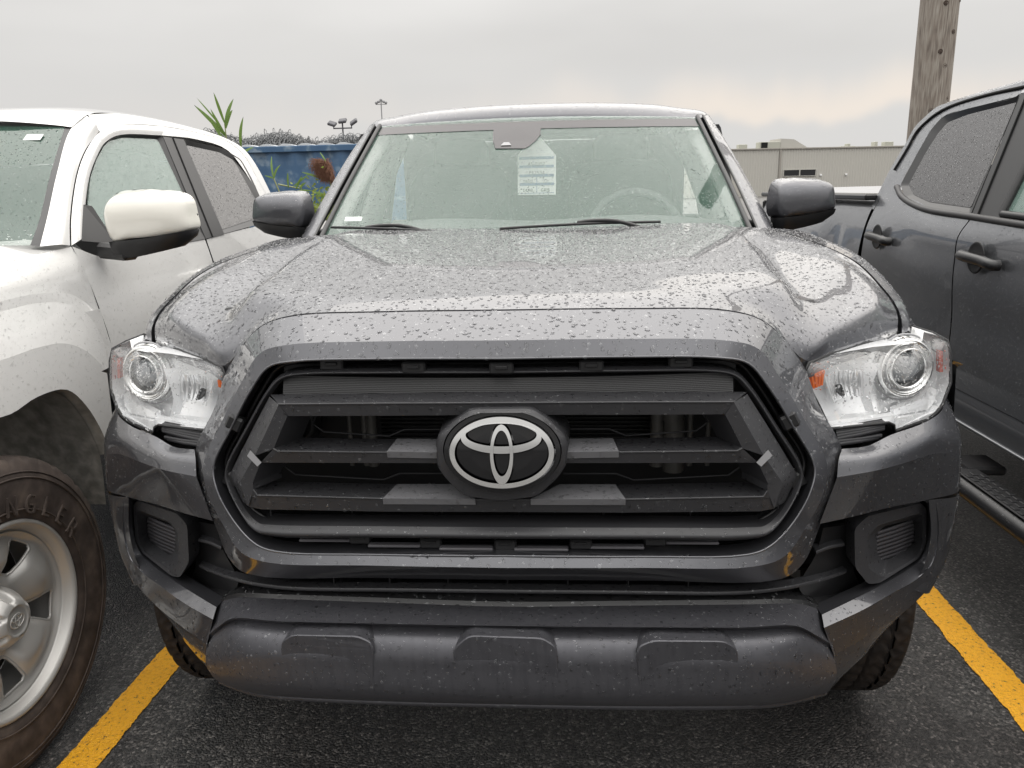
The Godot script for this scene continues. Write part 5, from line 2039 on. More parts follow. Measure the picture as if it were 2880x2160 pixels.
		sheet(fe, [S.call(fl), S.call(lip)], 4, 4, false)
		sheet(fe, [S.call(lip), S.call(ar)], 4, 3, false)
		# skin between flare and door gap
		var s0 := PackedVector3Array([fl[6], fl[7], fl[8], I[5] + Vector3(0.022, 0, 0), ar[8], Vector3(-1.20, 0.47, -0.86)])
		var s1 := PackedVector3Array([Vector3(-1.2225, 1.045, -0.958), Vector3(-1.220, 0.972, -0.972), Vector3(-1.218, 0.90, -0.988), Vector3(-1.217, 0.80, -0.994), Vector3(-1.213, 0.63, -1.002), Vector3(-1.20, 0.47, -1.01)])
		sheet(fe, [S.call(s0), S.call(s1)], 4, 3, false)
		var fmx := PackedVector3Array([fmid[6], fmid[7], fmid[8]])
		sheet(fe, [S.call(fmx), S.call(PackedVector3Array([fl[6], fl[6].lerp(s1[0], 0.5), s1[0]]))], 4, 2, false)
		# hood half that shows beyond the crest
		var hin := PackedVector3Array()
		var hin2 := PackedVector3Array()
		for k in 9:
			hin.append(crest[k] + Vector3(-0.12, 0.022, 0.0))
			hin2.append(Vector3(half, crest[k].y + 0.035, cz[k] + 0.04))
		var fen := commit("fender", fe, M.white_paint, o)
		host(fe, 6000.0, 0.0012, 0.003)
		if sg == 1:
			var ho := Acc.new()
			sheet(ho, [crest, hin], 4, 3)
			sheet(ho, [hin, inset(hin2, 0.0)], 4, 3)
			commit("hood", ho, M.white_paint, o)
		var fg := Acc.new()
		sheet(fg, [S.call(ar), S.call(ar2)], 4, 1, false, false, true, Vector3(0, -1, 0))
		commit("arch_flange", fg, M.liner, fen)
		var ln := Acc.new()
		var l0 := inset(ar2, 0.02)
		l0.append(Vector3(-1.24, 0.48, -0.87))
		var l1 := inset(l0, -0.14)
		var l2 := inset(l0, -0.42)
		sheet(ln, [S.call(l0), S.call(l1), S.call(l2)], 4, 3, false, false, false, Vector3(0, -1, 0.3))
		commit("wheel_arch_liner", ln, M.liner, o)
		var sk := Acc.new()
		box(sk, Vector3(half + sg * 0.90, 0.44, -1.85), Vector3(0.06, 0.07, 1.65), 0.015)
		commit("rocker", sk, M.dark_trim, o)
		var bed := Acc.new()
		r = []
		for y in [1.20, 1.05, 0.75, 0.47]:
			r.append(S.call(PackedVector3Array([Vector3(XW.call(y), y, -2.70), Vector3(XW.call(y), y, -3.4), Vector3(XW.call(y) - 0.02, y, -4.35)])))
		sheet(bed, r, 3, 3, false)
		commit("bed_side", bed, M.white_paint, o)
		var cp := Acc.new()
		sheet(cp, [S.call(PackedVector3Array([rl[7], rl[6]])), S.call(PackedVector3Array([br[4] + Vector3(0, 0, -0.003), br[4] + Vector3(-0.045, 0.09, -0.003)]))], 3, 2, false)
		sheet(cp, [S.call(PackedVector3Array([rl[7], Vector3(XW.call(1.0), 1.0, -2.69), Vector3(XW.call(0.47), 0.47, -2.69)])), S.call(PackedVector3Array([br[4] + Vector3(0, 0, -0.006), Vector3(XW.call(1.0), 1.0, -2.612), Vector3(XW.call(0.47), 0.47, -2.612)]))], 4, 2, false)
		commit("rear_pillar", cp, M.white_paint, o)
	# windscreen
	var w := Acc.new()
	rows = []
	for k in [3, 2, 1, 0]:
		var p := gl[k]
		var row := PackedVector3Array()
		for f in [0.0, 0.4, 0.75, 1.0]:
			row.append(Vector3(half + (p.x - half) * f, p.y + 0.012 * (1 - f * f), p.z + 0.09 * (1 - f * f)))
		rows.append(row)
	sheet(w, rows, 4, 4)
	var ws := commit("windscreen", w, M.windscreen, o)
	host(w, 9000.0, 0.0011, 0.0026)
	var st := Acc.new()
	var sp := gl[3].lerp(gl[2], 0.22) + Vector3(-0.075, 0.0, 0.026)
	box(st, sp, Vector3(0.052, 0.034, 0.002), 0.0006, Basis(Vector3.UP, 0.12) * Basis(Vector3.RIGHT, -0.98))
	commit("windscreen_sticker", st, M.paper, ws)
	# dark cab inside
	var ins := Acc.new()
	soft(ins, Vector3(half + 0.40, 1.12, -1.95), Vector3(0.50, 0.85, 0.17), -0.2)
	soft(ins, Vector3(half - 0.40, 1.12, -1.95), Vector3(0.50, 0.85, 0.17), -0.2)
	commit("seat", ins, M.seat, o)
	var dsh := Acc.new()
	box(dsh, Vector3(half, 1.12, -1.05), Vector3(1.60, 0.22, 0.30), 0.05)
	commit("dashboard", dsh, M.dash, o)
	var flo := Acc.new()
	box(flo, Vector3(half, 0.62, -1.9), Vector3(1.70, 0.10, 1.7), 0.02)
	box(flo, Vector3(half, 1.03, -2.66), Vector3(1.40, 0.98, 0.03), 0.01)
	box(flo, Vector3(half, 0.66, -3.4), Vector3(1.72, 0.3, 1.9), 0.02)
	box(flo, Vector3(half, 0.9, -0.15), Vector3(1.1, 0.5, 0.06), 0.02)
	commit("underbody", flo, M.black, o)
	mirror_unit(o, 1.0, Vector3(-1.082, 1.300, -0.995), 1.17, M.cap_white, Vector3(-1.245, 1.205, -1.05), 0.0)
	var sail := Acc.new()
	plate(sail, PackedVector3Array([Vector3(-1.262, 1.235, -0.985), Vector3(-1.31, 1.335, -1.10), Vector3(-1.305, 1.33, -1.13), Vector3(-1.262, 1.215, -1.16)]), Vector3(-0.02, 0, 0), 0)
	commit("mirror_base", sail, M.dark_trim, o)
	# wheels
	for q in [[half + 0.838, -0.395, true], [half - 0.838, -0.395, false], [half + 0.838, -3.55, false], [half - 0.838, -3.55, false]]:
		var sg := signf(q[0] - half)
		var at := Vector3(q[0], 0.385, q[1])
		var t := Acc.new()
		tyre(t, at, 0.390, 0.245, sg, 0.232)
		var wh := commit("wheel", t, M.muddy_rubber, o)
		steel_wheel(wh, at + Vector3(sg * 0.032, 0, 0), sg, q[2])
		if q[2]:
			# raised sidewall lettering and ribs
			var word := "WRANGLER"
			var an := [-37.0, -17.0, 0.6, 13.5, 27.0, 40.0, 53.0, 65.5]
			for k in 8:
				var o2 := text(word[k], 0.062, M.muddy_rubber, 0.005)
				var th: float = deg_to_rad(an[k] - 4.0)
				var dirv := Vector3(0, cos(th), -sin(th))
				var bs := Basis(Vector3(0, -sin(th), -cos(th)), dirv, Vector3(1, 0, 0))
				o2.transform = Transform3D(bs, at + Vector3(0.1225, 0, 0) + dirv * 0.272)
				o2.name = "raised_letter"
				wh.add_child(o2, true)
			fix_names(wh, "raised_letter")
			for rr in [[0.262, 0.1205], [0.338, 0.1225], [0.352, 0.120]]:
				var rg := Acc.new()
				var ring := PackedVector3Array()
				for k in 97:
					var th := TAU * k / 96.0
					ring.append(at + Vector3(rr[1], cos(th) * rr[0], sin(th) * rr[0]))
				tube(rg, ring, 0.0022, 5)
				commit("sidewall_rib", rg, M.muddy_rubber, wh)
	rain(o, hosts, 2)
	hosts = []

func shut_z(sh: PackedVector3Array, y: float) -> float:
	for k in range(1, sh.size()):
		if y >= sh[k].y:
			return lerpf(sh[k - 1].z, sh[k].z, clampf((sh[k - 1].y - y) / maxf(sh[k - 1].y - sh[k].y, 1e-4), 0.0, 1.0))
	return sh[sh.size() - 1].z - (sh[sh.size() - 1].y - y) * 0.05

func rounded(w: PackedVector3Array, rad: float) -> PackedVector3Array:
	var r := PackedVector3Array()
	for k in w.size():
		var p := w[k]
		var a := w[(k - 1 + w.size()) % w.size()]
		var b := w[(k + 1) % w.size()]
		var s := p + (a - p).normalized() * minf(rad, p.distance_to(a) * 0.35)
		var e := p + (b - p).normalized() * minf(rad, p.distance_to(b) * 0.35)
		for t in [0.0, 0.33, 0.67, 1.0]:
			r.append(s.lerp(p, t).lerp(p.lerp(e, t), t))
	return r

# ------------------------------------------------------------------ dark grey truck on the right
func slate_truck() -> void:
	var o := thing("pickup_truck", "slate grey four door pickup with black door handles, running board and tinted rear glass", "pickup truck", Vector3(2.5, 0, -1.9))
	half = 2.5
	REF = Vector3(2.5, 0.8, -2.2)
	var XG := func(y: float) -> float:
		var t := [[0.0, 1.54], [0.5, 1.55], [0.8, 1.56], [1.0, 1.57], [1.1, 1.585], [1.2, 1.615], [1.28, 1.645], [1.75, 1.85], [1.85, 1.95]]
		for k in range(1, t.size()):
			if y <= t[k][0]:
				return lerpf(t[k - 1][1], t[k][1], (y - t[k - 1][0]) / (t[k][0] - t[k - 1][0]))
		return 1.95
	var roof := L("g_roof")
	var drip := L("g_drip")
	for p in 1:
		roof.insert(0, Vector3(1.823, 1.696, -1.30))
		drip.insert(0, Vector3(1.812, 1.672, -1.35))
	for both in [1, -1]:
		var S := func(r: PackedVector3Array) -> PackedVector3Array: return r if both == 1 else flip(r)
		var sgx := -1.0 if both == 1 else 1.0
		var a := Acc.new()
		# rail above the gutter and rail below it, down to the window trim
		sheet(a, [S.call(roof), S.call(drip)], 4, 2, false)
		var g := Acc.new()
		tube(g, cr(S.call(inset(drip.slice(0, 9), -0.004)), 4), 0.006, 6)
		var rail := commit("roof_rail", a, M.slate_paint, o)
		host(a, 9000.0, 0.0012, 0.003)
		commit("gutter", g, M.void, rail)
		# rear door : frame round the glass plus lower skin
		var d := Acc.new()
		var wo := L("g_wo")
		var fr := PackedVector3Array([drip[1] + Vector3(-0.0, -0.004, 0), drip[1] + Vector3(0, -0.004, -0.02), drip[2], drip[3], drip[5], drip[7], drip[8], Vector3(XG.call(1.29), 1.29, -2.79)])
		var fi := PackedVector3Array([wo[0], wo[1], wo[2], wo[3], wo[4], wo[5], wo[6], wo[7]])
		sheet(d, [S.call(fr), S.call(fi)], 5, 3, false)
		var cut := L("g_cut")
		var rows := []
		var ys := [0.0, 0.12, 0.24, 0.40, 0.60, 0.8, 1.0]
		for f in ys:
			var row := PackedVector3Array()
			for c in 6:
				var t := c / 5.0
				var ytop: float = [1.213, 1.222, 1.238, 1.268, 1.2845, 1.29][c]
				var y := lerpf(ytop, 0.60, f)
				var z := lerpf(cut_z(cut, y) - 0.004, -2.79, t)
				var q := Vector3(XG.call(y), y, z)
				q.x -= 0.012 * exp(-pow((y - 1.16) / 0.05, 2.0))      # shoulder line
				q.x += 0.010 * exp(-pow((y - 0.86) / 0.12, 2.0))
				row.append(q)
			rows.append(S.call(row))
		sheet(d, rows, 4, 4, false)
		var door := commit("rear_door", d, M.slate_paint, o)
		host(d, 9000.0, 0.0012, 0.003)
		# front door
		var e := Acc.new()
		rows = []
		for f in ys:
			var row := PackedVector3Array()
			for c in 5:
				var t := c / 4.0
				var ytop := lerpf(1.213, 1.19, t)
				var y := lerpf(ytop, 0.60, f)
				var z := lerpf(cut_z(cut, y) + 0.004, -0.85, t)
				var q := Vector3(XG.call(y), y, z)
				q.x -= 0.012 * exp(-pow((y - 1.16) / 0.05, 2.0))
				q.x += 0.010 * exp(-pow((y - 0.86) / 0.12, 2.0))
				row.append(q)
			rows.append(S.call(row))
		sheet(e, rows, 4, 4, false)
		var fdoor := commit("front_door", e, M.slate_paint, o)
		host(e, 9000.0, 0.0012, 0.003)
		# rocker panel under the doors with a bright lower lip
		var rk := Acc.new()
		rows = []
		for q in [[0.597, 0.004], [0.56, -0.004], [0.50, 0.0], [0.485, 0.004], [0.455, 0.05]]:
			rows.append(S.call(PackedVector3Array([Vector3(XG.call(q[0]) + q[1], q[0], -0.80), Vector3(XG.call(q[0]) + q[1], q[0], -1.8), Vector3(XG.call(q[0]) + q[1], q[0], -2.80)])))
		sheet(rk, rows, 3, 3, false)
		commit("rocker", rk, M.slate_paint, o)
		var lp := Acc.new()
		tube(lp, S.call(PackedVector3Array([Vector3(1.548, 0.488, -0.8), Vector3(1.548, 0.488, -2.8)])), 0.006, 6)
		commit("rocker_lip", lp, M.slate_paint, o)
		# glass and trim
		var f2 := Acc.new()
		var lo: PackedVector3Array = S.call(inset(wo, -0.003))
		var li: PackedVector3Array = S.call(inset(L("g_wi"), 0.012))
		f2.add([rounded(lo, 0.015), rounded(li, 0.015)], REF, Vector3(sgx, 0, 0), true)
		commit("window_frame", f2, M.dark_trim, door)
		var gls := Acc.new()
		plate(gls, rounded(S.call(inset(L("g_wi"), 0.010)), 0.015), Vector3(-0.004 * sgx, 0, 0), 0)
		commit("door_glass", gls, M.privacy, door)
		host(gls, 17000.0, 0.0011, 0.0026)
		var md := Acc.new()
		tube(md, cr(S.call(inset(L("g_mold"), -0.006)), 4), 0.013, 8)
		commit("belt_moulding", md, M.belt, door)
		var gf := Acc.new()
		var fwi := L("g_fwi")
		plate(gf, S.call(inset(fwi, 0.006)), Vector3(-0.004 * sgx, 0, 0), 0)
		commit("door_glass", gf, M.side_glass, fdoor)
		host(gf, 9000.0, 0.0011, 0.0024)
		var gfr := Acc.new()
		for k in fwi.size():
			tube(gfr, S.call(PackedVector3Array([fwi[k], fwi[(k + 1) % fwi.size()]])), 0.014, 6)
		commit("window_frame", gfr, M.dark_trim, fdoor)
		var bp := Acc.new()
		var b := L("g_bp")
		plate(bp, S.call(inset(PackedVector3Array([b[0], b[1], b[2], b[3]]), -0.002)), Vector3(-0.02 * sgx, 0, 0), 0)
		var pil := commit("door_pillar", bp, M.dark_trim, o)
		var sm := Acc.new()
		tube(sm, S.call(PackedVector3Array([b[0].lerp(b[3], 0.22) + Vector3(-0.005, 0, 0), b[1].lerp(b[2], 0.22) + Vector3(-0.005, 0, 0)])), 0.0035, 5)
		commit("pillar_seam", sm, M.void, pil)
		var up := Acc.new()
		sheet(up, [S.call(PackedVector3Array([drip[0], drip[1]])), S.call(PackedVector3Array([Vector3(1.80, 1.645, -1.30), Vector3(1.803, 1.655, -1.988)]))], 4, 2, false)
		commit("roof_rail", up, M.slate_paint, o)
		# handles
		for q in [[1.096, -2.59, 0.26], [1.076, -1.69, 0.27]]:
			var h := Acc.new()
			var y: float = q[0]
			var z: float = q[1]
			var cx: float = XG.call(y)
			tube(h, cr(S.call(PackedVector3Array([Vector3(cx - 0.012, y + 0.006, z - q[2] * 0.42), Vector3(cx - 0.032, y + 0.006, z - q[2] * 0.30), Vector3(cx - 0.034, y - 0.002, z + q[2] * 0.25), Vector3(cx - 0.030, y - 0.010, z + q[2] * 0.5), Vector3(cx - 0.012, y - 0.010, z + q[2] * 0.52)])), 4), 0.019, 10)
			var hn := commit("door_handle", h, M.dark_trim, door if q[1] < -2.0 else fdoor)
			var cup := Acc.new()
			var cc := Vector3(cx - 0.010, y + 0.004, z)
			if both == -1:
				cc.x = 2.0 * half - cc.x
			lathe(cup, [[0.0, 0.011], [0.030, 0.0115], [0.048, 0.012], [0.054, 0.014], [0.057, 0.010]], cc, Vector3(sgx, 0, 0), 28)
			commit("handle_cup", cup, M.black, hn)
		# bed side with an arch bulge, and rail
		var bd := Acc.new()
		rows = []
		for q in [[1.262, 0.015], [1.23, 0.0], [1.12, 0.0], [0.95, 0.0], [0.75, 0.0], [0.50, 0.0]]:
			var row := PackedVector3Array()
			for z in [-2.835, -3.05, -3.28, -3.42, -3.8, -4.2, -4.35, -4.6, -4.88]:
				var bulge := 0.0
				if q[0] < 1.2:
					bulge = 0.032 * smoothstep(-3.30, -3.40, z) * smoothstep(-4.36, -4.26, z) * smoothstep(1.20, 1.08, q[0])
				row.append(Vector3(XG.call(q[0]) + q[1] - bulge, q[0], z))
			rows.append(S.call(row))
		sheet(bd, rows, 3, 4, false)
		var bed := commit("bed_side", bd, M.slate_paint, o)
		host(bd, 8000.0, 0.0012, 0.003)
		var rl := Acc.new()
		box(rl, Vector3(half + sgx * 0.885, 1.275, -3.86), Vector3(0.06, 0.03, 2.05), 0.008)
		commit("bed_rail", rl, M.dark_trim, bed)
		# running board with a ribbed tread
		var rb := Acc.new()
		var pr := []
		for k in 20:
			var an := TAU * k / 20.0
			pr.append(Vector2(cos(an) * 0.062, sin(an) * 0.038))
		var rr := []
		for z in [-0.60, -0.62, -2.86, -2.90, -2.93]:
			var row := PackedVector3Array()
			var f := 1.0 if z > -2.87 else (0.8 if z > -2.91 else 0.1)
			for q in pr:
				row.append(Vector3(half + sgx * (1.045 + (0.0 if z > -2.87 else -0.03)) + q.x * f, 0.36 + q.y * f, z))
			rr.append(row)
		rb.add(rr, Vector3(half + sgx * 1.045, 0.36, -1.8), Vector3.ZERO, true)
		var board := commit("running_board", rb, M.dark_trim, o)
		host(rb, 5000.0, 0.0012, 0.003)
		var tr := Acc.new()
		box(tr, Vector3(half + sgx * 1.045, 0.399, -1.05), Vector3(0.076, 0.008, 0.66), 0.003)
		var tread := commit("tread_pad", tr, M.black, board)
		for k in 16:
			for j in 3:
				var kn := Acc.new()
				box(kn, Vector3(half + sgx * (1.045 + (j - 1) * 0.024), 0.404, -0.74 - k * 0.038 - (0.019 if j == 1 else 0.0)), Vector3(0.018, 0.006, 0.026), 0.002)
				if both == 1:
					commit("tread_rib", kn, M.dark_trim, board)
		var bk := Acc.new()
		box(bk, Vector3(half + sgx * 0.97, 0.38, -1.48), Vector3(0.16, 0.03, 0.14), 0.008)
		box(bk, Vector3(half + sgx * 0.97, 0.38, -2.55), Vector3(0.16, 0.03, 0.14), 0.008)
		commit("board_bracket", bk, M.black, board)
	# front end : fenders, bonnet, windscreen, nose
	for both in [1, -1]:
		var S := func(r: PackedVector3Array) -> PackedVector3Array: return r if both == 1 else flip(r)
		var sgx := -1.0 if both == 1 else 1.0
		var fe := Acc.new()
		var tp := PackedVector3Array()
		var m1 := PackedVector3Array()
		var m2 := PackedVector3Array()
		var lo := PackedVector3Array()
		for z in [-0.845, -0.45, -0.20, 0.05, 0.30, 0.55, 0.80]:
			var arch := sqrt(maxf(0.0, 0.46 * 0.46 - pow(z - 0.05, 2.0)))
			tp.append(Vector3(1.66, 1.19 - 0.05 * (z + 0.845), z))
			m1.append(Vector3(1.575, 1.08 - 0.05 * (z + 0.845), z))
			m2.append(Vector3(1.54, maxf(0.92, 0.42 + arch + 0.05), z))
			lo.append(Vector3(1.545, maxf(0.50, 0.40 + arch), z))
		sheet(fe, [S.call(tp), S.call(m1), S.call(m2), S.call(lo)], 4, 3, false)
		commit("fender", fe, M.slate_paint, o)
		var ln := Acc.new()
		sheet(ln, [S.call(lo), S.call(inset(lo, 0.35))], 4, 1, false, false, true, Vector3(0, -1, 0))
		commit("wheel_arch_liner", ln, M.black, o)
		var ap := Acc.new()
		tube(ap, S.call(PackedVector3Array([Vector3(1.64, 1.19, -0.86), Vector3(1.80, 1.66, -1.36)])), 0.045, 8)
		commit("windscreen_pillar", ap, M.slate_paint, o)
		var hl := Acc.new()
		soft(hl, Vector3(half + sgx * 0.72, 0.98, 0.80), Vector3(0.34, 0.16, 0.14), 0.0)
		commit("headlight", hl, M.lamp_plastic, o)
	var hd2 := Acc.new()
	sheet(hd2, [PackedVector3Array([Vector3(half, 1.225, -0.85), Vector3(2.0, 1.22, -0.85), Vector3(1.665, 1.192, -0.845)]), PackedVector3Array([Vector3(half, 1.20, 0.1), Vector3(2.0, 1.19, 0.1), Vector3(1.665, 1.145, 0.1)]), PackedVector3Array([Vector3(half, 1.14, 0.78), Vector3(2.0, 1.135, 0.78), Vector3(1.68, 1.10, 0.76)])], 4, 4)
	commit("hood", hd2, M.slate_paint, o)
	var ns := Acc.new()
	box(ns, Vector3(half, 0.86, 0.78), Vector3(1.84, 0.50, 0.10), 0.04)
	commit("bumper", ns, M.slate_paint, o)
	var ng := Acc.new()
	box(ng, Vector3(half, 0.92, 0.835), Vector3(1.0, 0.28, 0.02), 0.008)
	commit("grille", ng, M.black, o)
	var wsg := Acc.new()
	sheet(wsg, [PackedVector3Array([Vector3(half, 1.22, -0.84), Vector3(2.0, 1.215, -0.84), Vector3(1.66, 1.20, -0.86)]), PackedVector3Array([Vector3(half, 1.71, -1.26), Vector3(2.0, 1.70, -1.28), Vector3(1.82, 1.67, -1.35)])], 4, 3)
	commit("windscreen", wsg, M.windscreen, o)
	# roof, bed cover, cab back, underside
	var rf := Acc.new()
	var rows2 := []
	for k in 8:
		var e: Vector3 = roof[k]
		rows2.append(PackedVector3Array([e, e + Vector3(0.09, 0.03, 0), Vector3(half - 0.4, e.y + 0.055, e.z), Vector3(half, e.y + 0.065, e.z)]))
	sheet(rf, rows2, 4, 3)
	commit("roof", rf, M.slate_paint, o)
	host(rf, 6000.0, 0.0012, 0.003)
	var cv := Acc.new()
	sheet(cv, [PackedVector3Array([Vector3(1.66, 1.292, -2.86), Vector3(1.75, 1.305, -2.86), Vector3(half, 1.315, -2.86)]), PackedVector3Array([Vector3(1.66, 1.292, -4.86), Vector3(1.75, 1.305, -4.86), Vector3(half, 1.315, -4.86)])], 4, 2)
	commit("bed_cover", cv, M.cover, o)
	var ub := Acc.new()
	box(ub, Vector3(half, 0.55, -2.6), Vector3(1.80, 0.20, 4.4), 0.02)
	box(ub, Vector3(half, 0.93, -2.815), Vector3(1.74, 0.62, 0.02), 0.005)
	box(ub, Vector3(half, 0.88, -4.88), Vector3(1.80, 0.7, 0.03), 0.01)
	box(ub, Vector3(half, 0.95, -0.82), Vector3(1.70, 0.5, 0.03), 0.01)
	box(ub, Vector3(half, 0.55, 0.1), Vector3(1.10, 0.20, 1.4), 0.02)
	commit("underbody", ub, M.black, o)
	var ins := Acc.new()
	soft(ins, Vector3(half - 0.4, 1.1, -1.9), Vector3(0.5, 0.85, 0.18), -0.2)
	soft(ins, Vector3(half + 0.4, 1.1, -1.9), Vector3(0.5, 0.85, 0.18), -0.2)
	soft(ins, Vector3(half, 1.05, -2.65), Vector3(1.4, 0.75, 0.18), -0.1)
	commit("seat", ins, M.black, o)
	for q in [[half - 0.83, -3.83], [half + 0.83, -3.83], [half - 0.83, 0.05], [half + 0.83, 0.05]]:
		var sg := signf(q[0] - half)
		var t := Acc.new()
		tyre(t, Vector3(q[0], 0.39, q[1]), 0.393, 0.25, sg, 0.235)
		var wh := commit("wheel", t, M.rubber, o)
		steel_wheel(wh, Vector3(q[0], 0.39, q[1]), sg, false)
	rain(o, hosts, 3)
	hosts = []

func cut_z(c: PackedVector3Array, y: float) -> float:
	for k in range(1, c.size()):
		if y >= c[k].y:
			return lerpf(c[k - 1].z, c[k].z, clampf((c[k - 1].y - y) / (c[k - 1].y - c[k].y), 0.0, 1.0))
	return c[c.size() - 1].z

# ------------------------------------------------------------------ lot and background
func lot() -> void:
	var a := Acc.new()
	a.quad(Vector3(-250, 0, 60), Vector3(250, 0, 60), Vector3(250, 0, -400), Vector3(-250, 0, -400), Vector3.UP)
	structure("asphalt_ground", a, M.asphalt)
	for x0 in [-1.146, 1.245]:
		var r := RandomNumberGenerator.new()
		r.seed = 5 if x0 < 0.0 else 6
		var l := PackedVector3Array()
		var m := PackedVector3Array()
		var n := 900
		var e0 := 0.0
		var e1 := 0.0
		for k in n + 1:
			var z := lerpf(0.7, -4.8, float(k) / n)
			e0 = e0 * 0.8 + r.randf_range(-0.0022, 0.0022)
			e1 = e1 * 0.8 + r.randf_range(-0.0022, 0.0022)
			var x: float = x0 - 0.0124 * z
			l.append(Vector3(x + e0, 0.004, z))
			m.append(Vector3(x + 0.10 + e1, 0.004, z))
		var b := Acc.new()
		b.add([l, m], Vector3.ZERO, Vector3.UP, false)
		structure("parking_line", b, M.yellow)

func background() -> void:
	# steel container
	var o := thing("steel_container", "weathered blue corrugated steel container with a pale ribbed roof behind the white truck", "container", Vector3(-5.0, 0, -13.2))
	var a := Acc.new()
	var prof := PackedVector3Array()
	var low := PackedVector3Array()
	for k in 64:
		var x := -8.1 + k * 0.32 * 0.25 * 1.2
		var z := -12.0 - (0.045 if (k % 4) in [1, 2] else 0.0)
		prof.append(Vector3(x, 2.03, z))
		low.append(Vector3(x, 0.12, z))
	a.add([prof, low], Vector3.ZERO, Vector3(0, 0, 1), false)
	commit("wall", a, M.blue_steel, o)
	a = Acc.new()
	box(a, Vector3(-5.1, 2.082, -12.02), Vector3(6.1, 0.10, 0.12), 0.01)
	box(a, Vector3(-5.1, 0.08, -12.02), Vector3(6.1, 0.14, 0.12), 0.01)
	commit("rail", a, M.blue_steel, o)
	a = Acc.new()
	box(a, Vector3(-5.1, 1.05, -14.4), Vector3(6.0, 2.0, 0.06), 0.01)
	box(a, Vector3(-2.08, 1.05, -13.2), Vector3(0.06, 2.0, 2.4), 0.01)
	box(a, Vector3(-8.1, 1.05, -13.2), Vector3(0.06, 2.0, 2.4), 0.01)
	box(a, Vector3(-5.1, 2.08, -13.2), Vector3(6.0, 0.05, 2.4), 0.01)
	commit("shell", a, M.blue_steel, o)
	for k in 18:
		var b := Acc.new()
		var x := -8.0 + k * 0.325
		var rows := []
		for z in [-11.97, -14.4]:
			var row := PackedVector3Array()
			for q in [[-0.15, 0.0], [-0.11, 0.016], [-0.07, 0.034], [0.0, 0.036], [0.05, 0.024], [0.11, 0.010], [0.15, 0.0]]:
				row.append(Vector3(x + q[0], 2.133 + q[1], z))
			rows.append(row)
		b.add(rows, Vector3.ZERO, Vector3.UP, false)
		var cap := PackedVector3Array(rows[0])
		plate(b, cap, Vector3(0, 0, -0.02))
		commit("roof_rib", b, M.pale_metal, o)
	# fence with coiled wire
	o = thing("razor_wire_fence", "tangled grey razor wire coils on a fence behind the blue container", "fence", Vector3(-6.5, 0, -15))
	var wr := Acc.new()
	var r := RandomNumberGenerator.new()
	r.seed = 8
	for layer in 12:
		var p := PackedVector3Array()
		var n := 2000
		for k in n:
			var t := float(k) / n
			var x := lerpf(-9.6, -2.6, t)
			var hump := absf(sin(x * 2.05 + 0.4)) * 0.17 + 0.05 * sin(x * 5.3 + layer)
			var cy := lerpf(2.44, 2.11, t) + hump + (layer % 2) * 0.04 - (0.12 if layer > 2 else 0.0)
			var rad := 0.15 + 0.05 * sin(x * 3.1 + layer * 1.7) + r.randf_range(-0.012, 0.012)
			var an := x * (34.0 + layer * 3.0) + layer * 1.3
			p.append(Vector3(x + cos(an) * rad * 0.7, cy + sin(an) * rad, -15.0 + cos(an * 1.03) * rad + (layer - 5) * 0.05))
		tube(wr, p, 0.0065, 3)
	for k in 4000:
		var x := r.randf_range(-9.6, -2.6)
		var t := (x + 9.6) / 7.0
		var c := Vector3(x, lerpf(2.36, 2.06, t) + absf(sin(x * 2.05 + 0.4)) * 0.15 + r.randf_range(-0.18, 0.22), -15.0 + r.randf_range(-0.2, 0.2))
		var d := Vector3(r.randf_range(-1, 1), r.randf_range(-1, 1), r.randf_range(-1, 1)).normalized() * r.randf_range(0.03, 0.10)
		tube(wr, PackedVector3Array([c - d, c + d]), 0.0038, 3)
	var coil := commit("wire_coil", wr, M.wire, o)
	coil.set_meta("kind", "stuff")
	for k in 6:
		var b := Acc.new()
		tube(b, PackedVector3Array([Vector3(-9.4 + k * 1.35, 0, -15.05), Vector3(-9.4 + k * 1.35, 2.25, -15.05)]), 0.03, 8)
		commit("post", b, M.pole_metal, o)
	# lamp masts
	o = thing("lamp_mast", "dark mast with three floodlights on a crossbar beyond the razor wire", "street lamp", Vector3(-12.4, 0, -45))
	var b := Acc.new()
	tube(b, PackedVector3Array([Vector3(-12.42, 0, -45), Vector3(-12.40, 5.30, -45)]), 0.055, 8, 0.8)
	commit("pole", b, M.pole_metal, o)
	b = Acc.new()
	box(b, Vector3(-12.40, 4.98, -45), Vector3(1.10, 0.07, 0.07), 0.01)
	tube(b, PackedVector3Array([Vector3(-12.92, 4.98, -45), Vector3(-12.92, 5.2, -45)]), 0.03, 6)
	tube(b, PackedVector3Array([Vector3(-11.88, 4.98, -45), Vector3(-11.88, 5.2, -45)]), 0.03, 6)
	commit("crossbar", b, M.pole_metal, o)
	for q in [[-13.0, 5.24, 0.30], [-12.38, 5.38, -0.10], [-11.74, 5.30, -0.55]]:
		b = Acc.new()
		box(b, Vector3(q[0], q[1], -45), Vector3(0.46, 0.16, 0.4), 0.04, Basis(Vector3.BACK, -q[2]) * Basis(Vector3.RIGHT, 0.5))
		commit("floodlight", b, M.pole_metal, o)
	o = thing("lamp_mast", "tall thin mast with a pale ring of lamps, farthest lamp on the skyline", "street lamp", Vector3(-15.6, 0, -70))
	b = Acc.new()
	tube(b, PackedVector3Array([Vector3(-15.64, 0, -70), Vector3(-15.60, 9.15, -70)]), 0.07, 8, 0.7)
	commit("pole", b, M.pole_grey, o)
	for q in [[-0.42, 8.98], [-0.22, 9.06], [0.22, 9.06], [0.42, 8.98], [0.0, 9.2]]:
		b = Acc.new()
		box(b, Vector3(-15.6 + q[0], q[1], -70), Vector3(0.22, 0.20, 0.3), 0.05)
		commit("lamp_head", b, M.pole_grey, o)
	b = Acc.new()
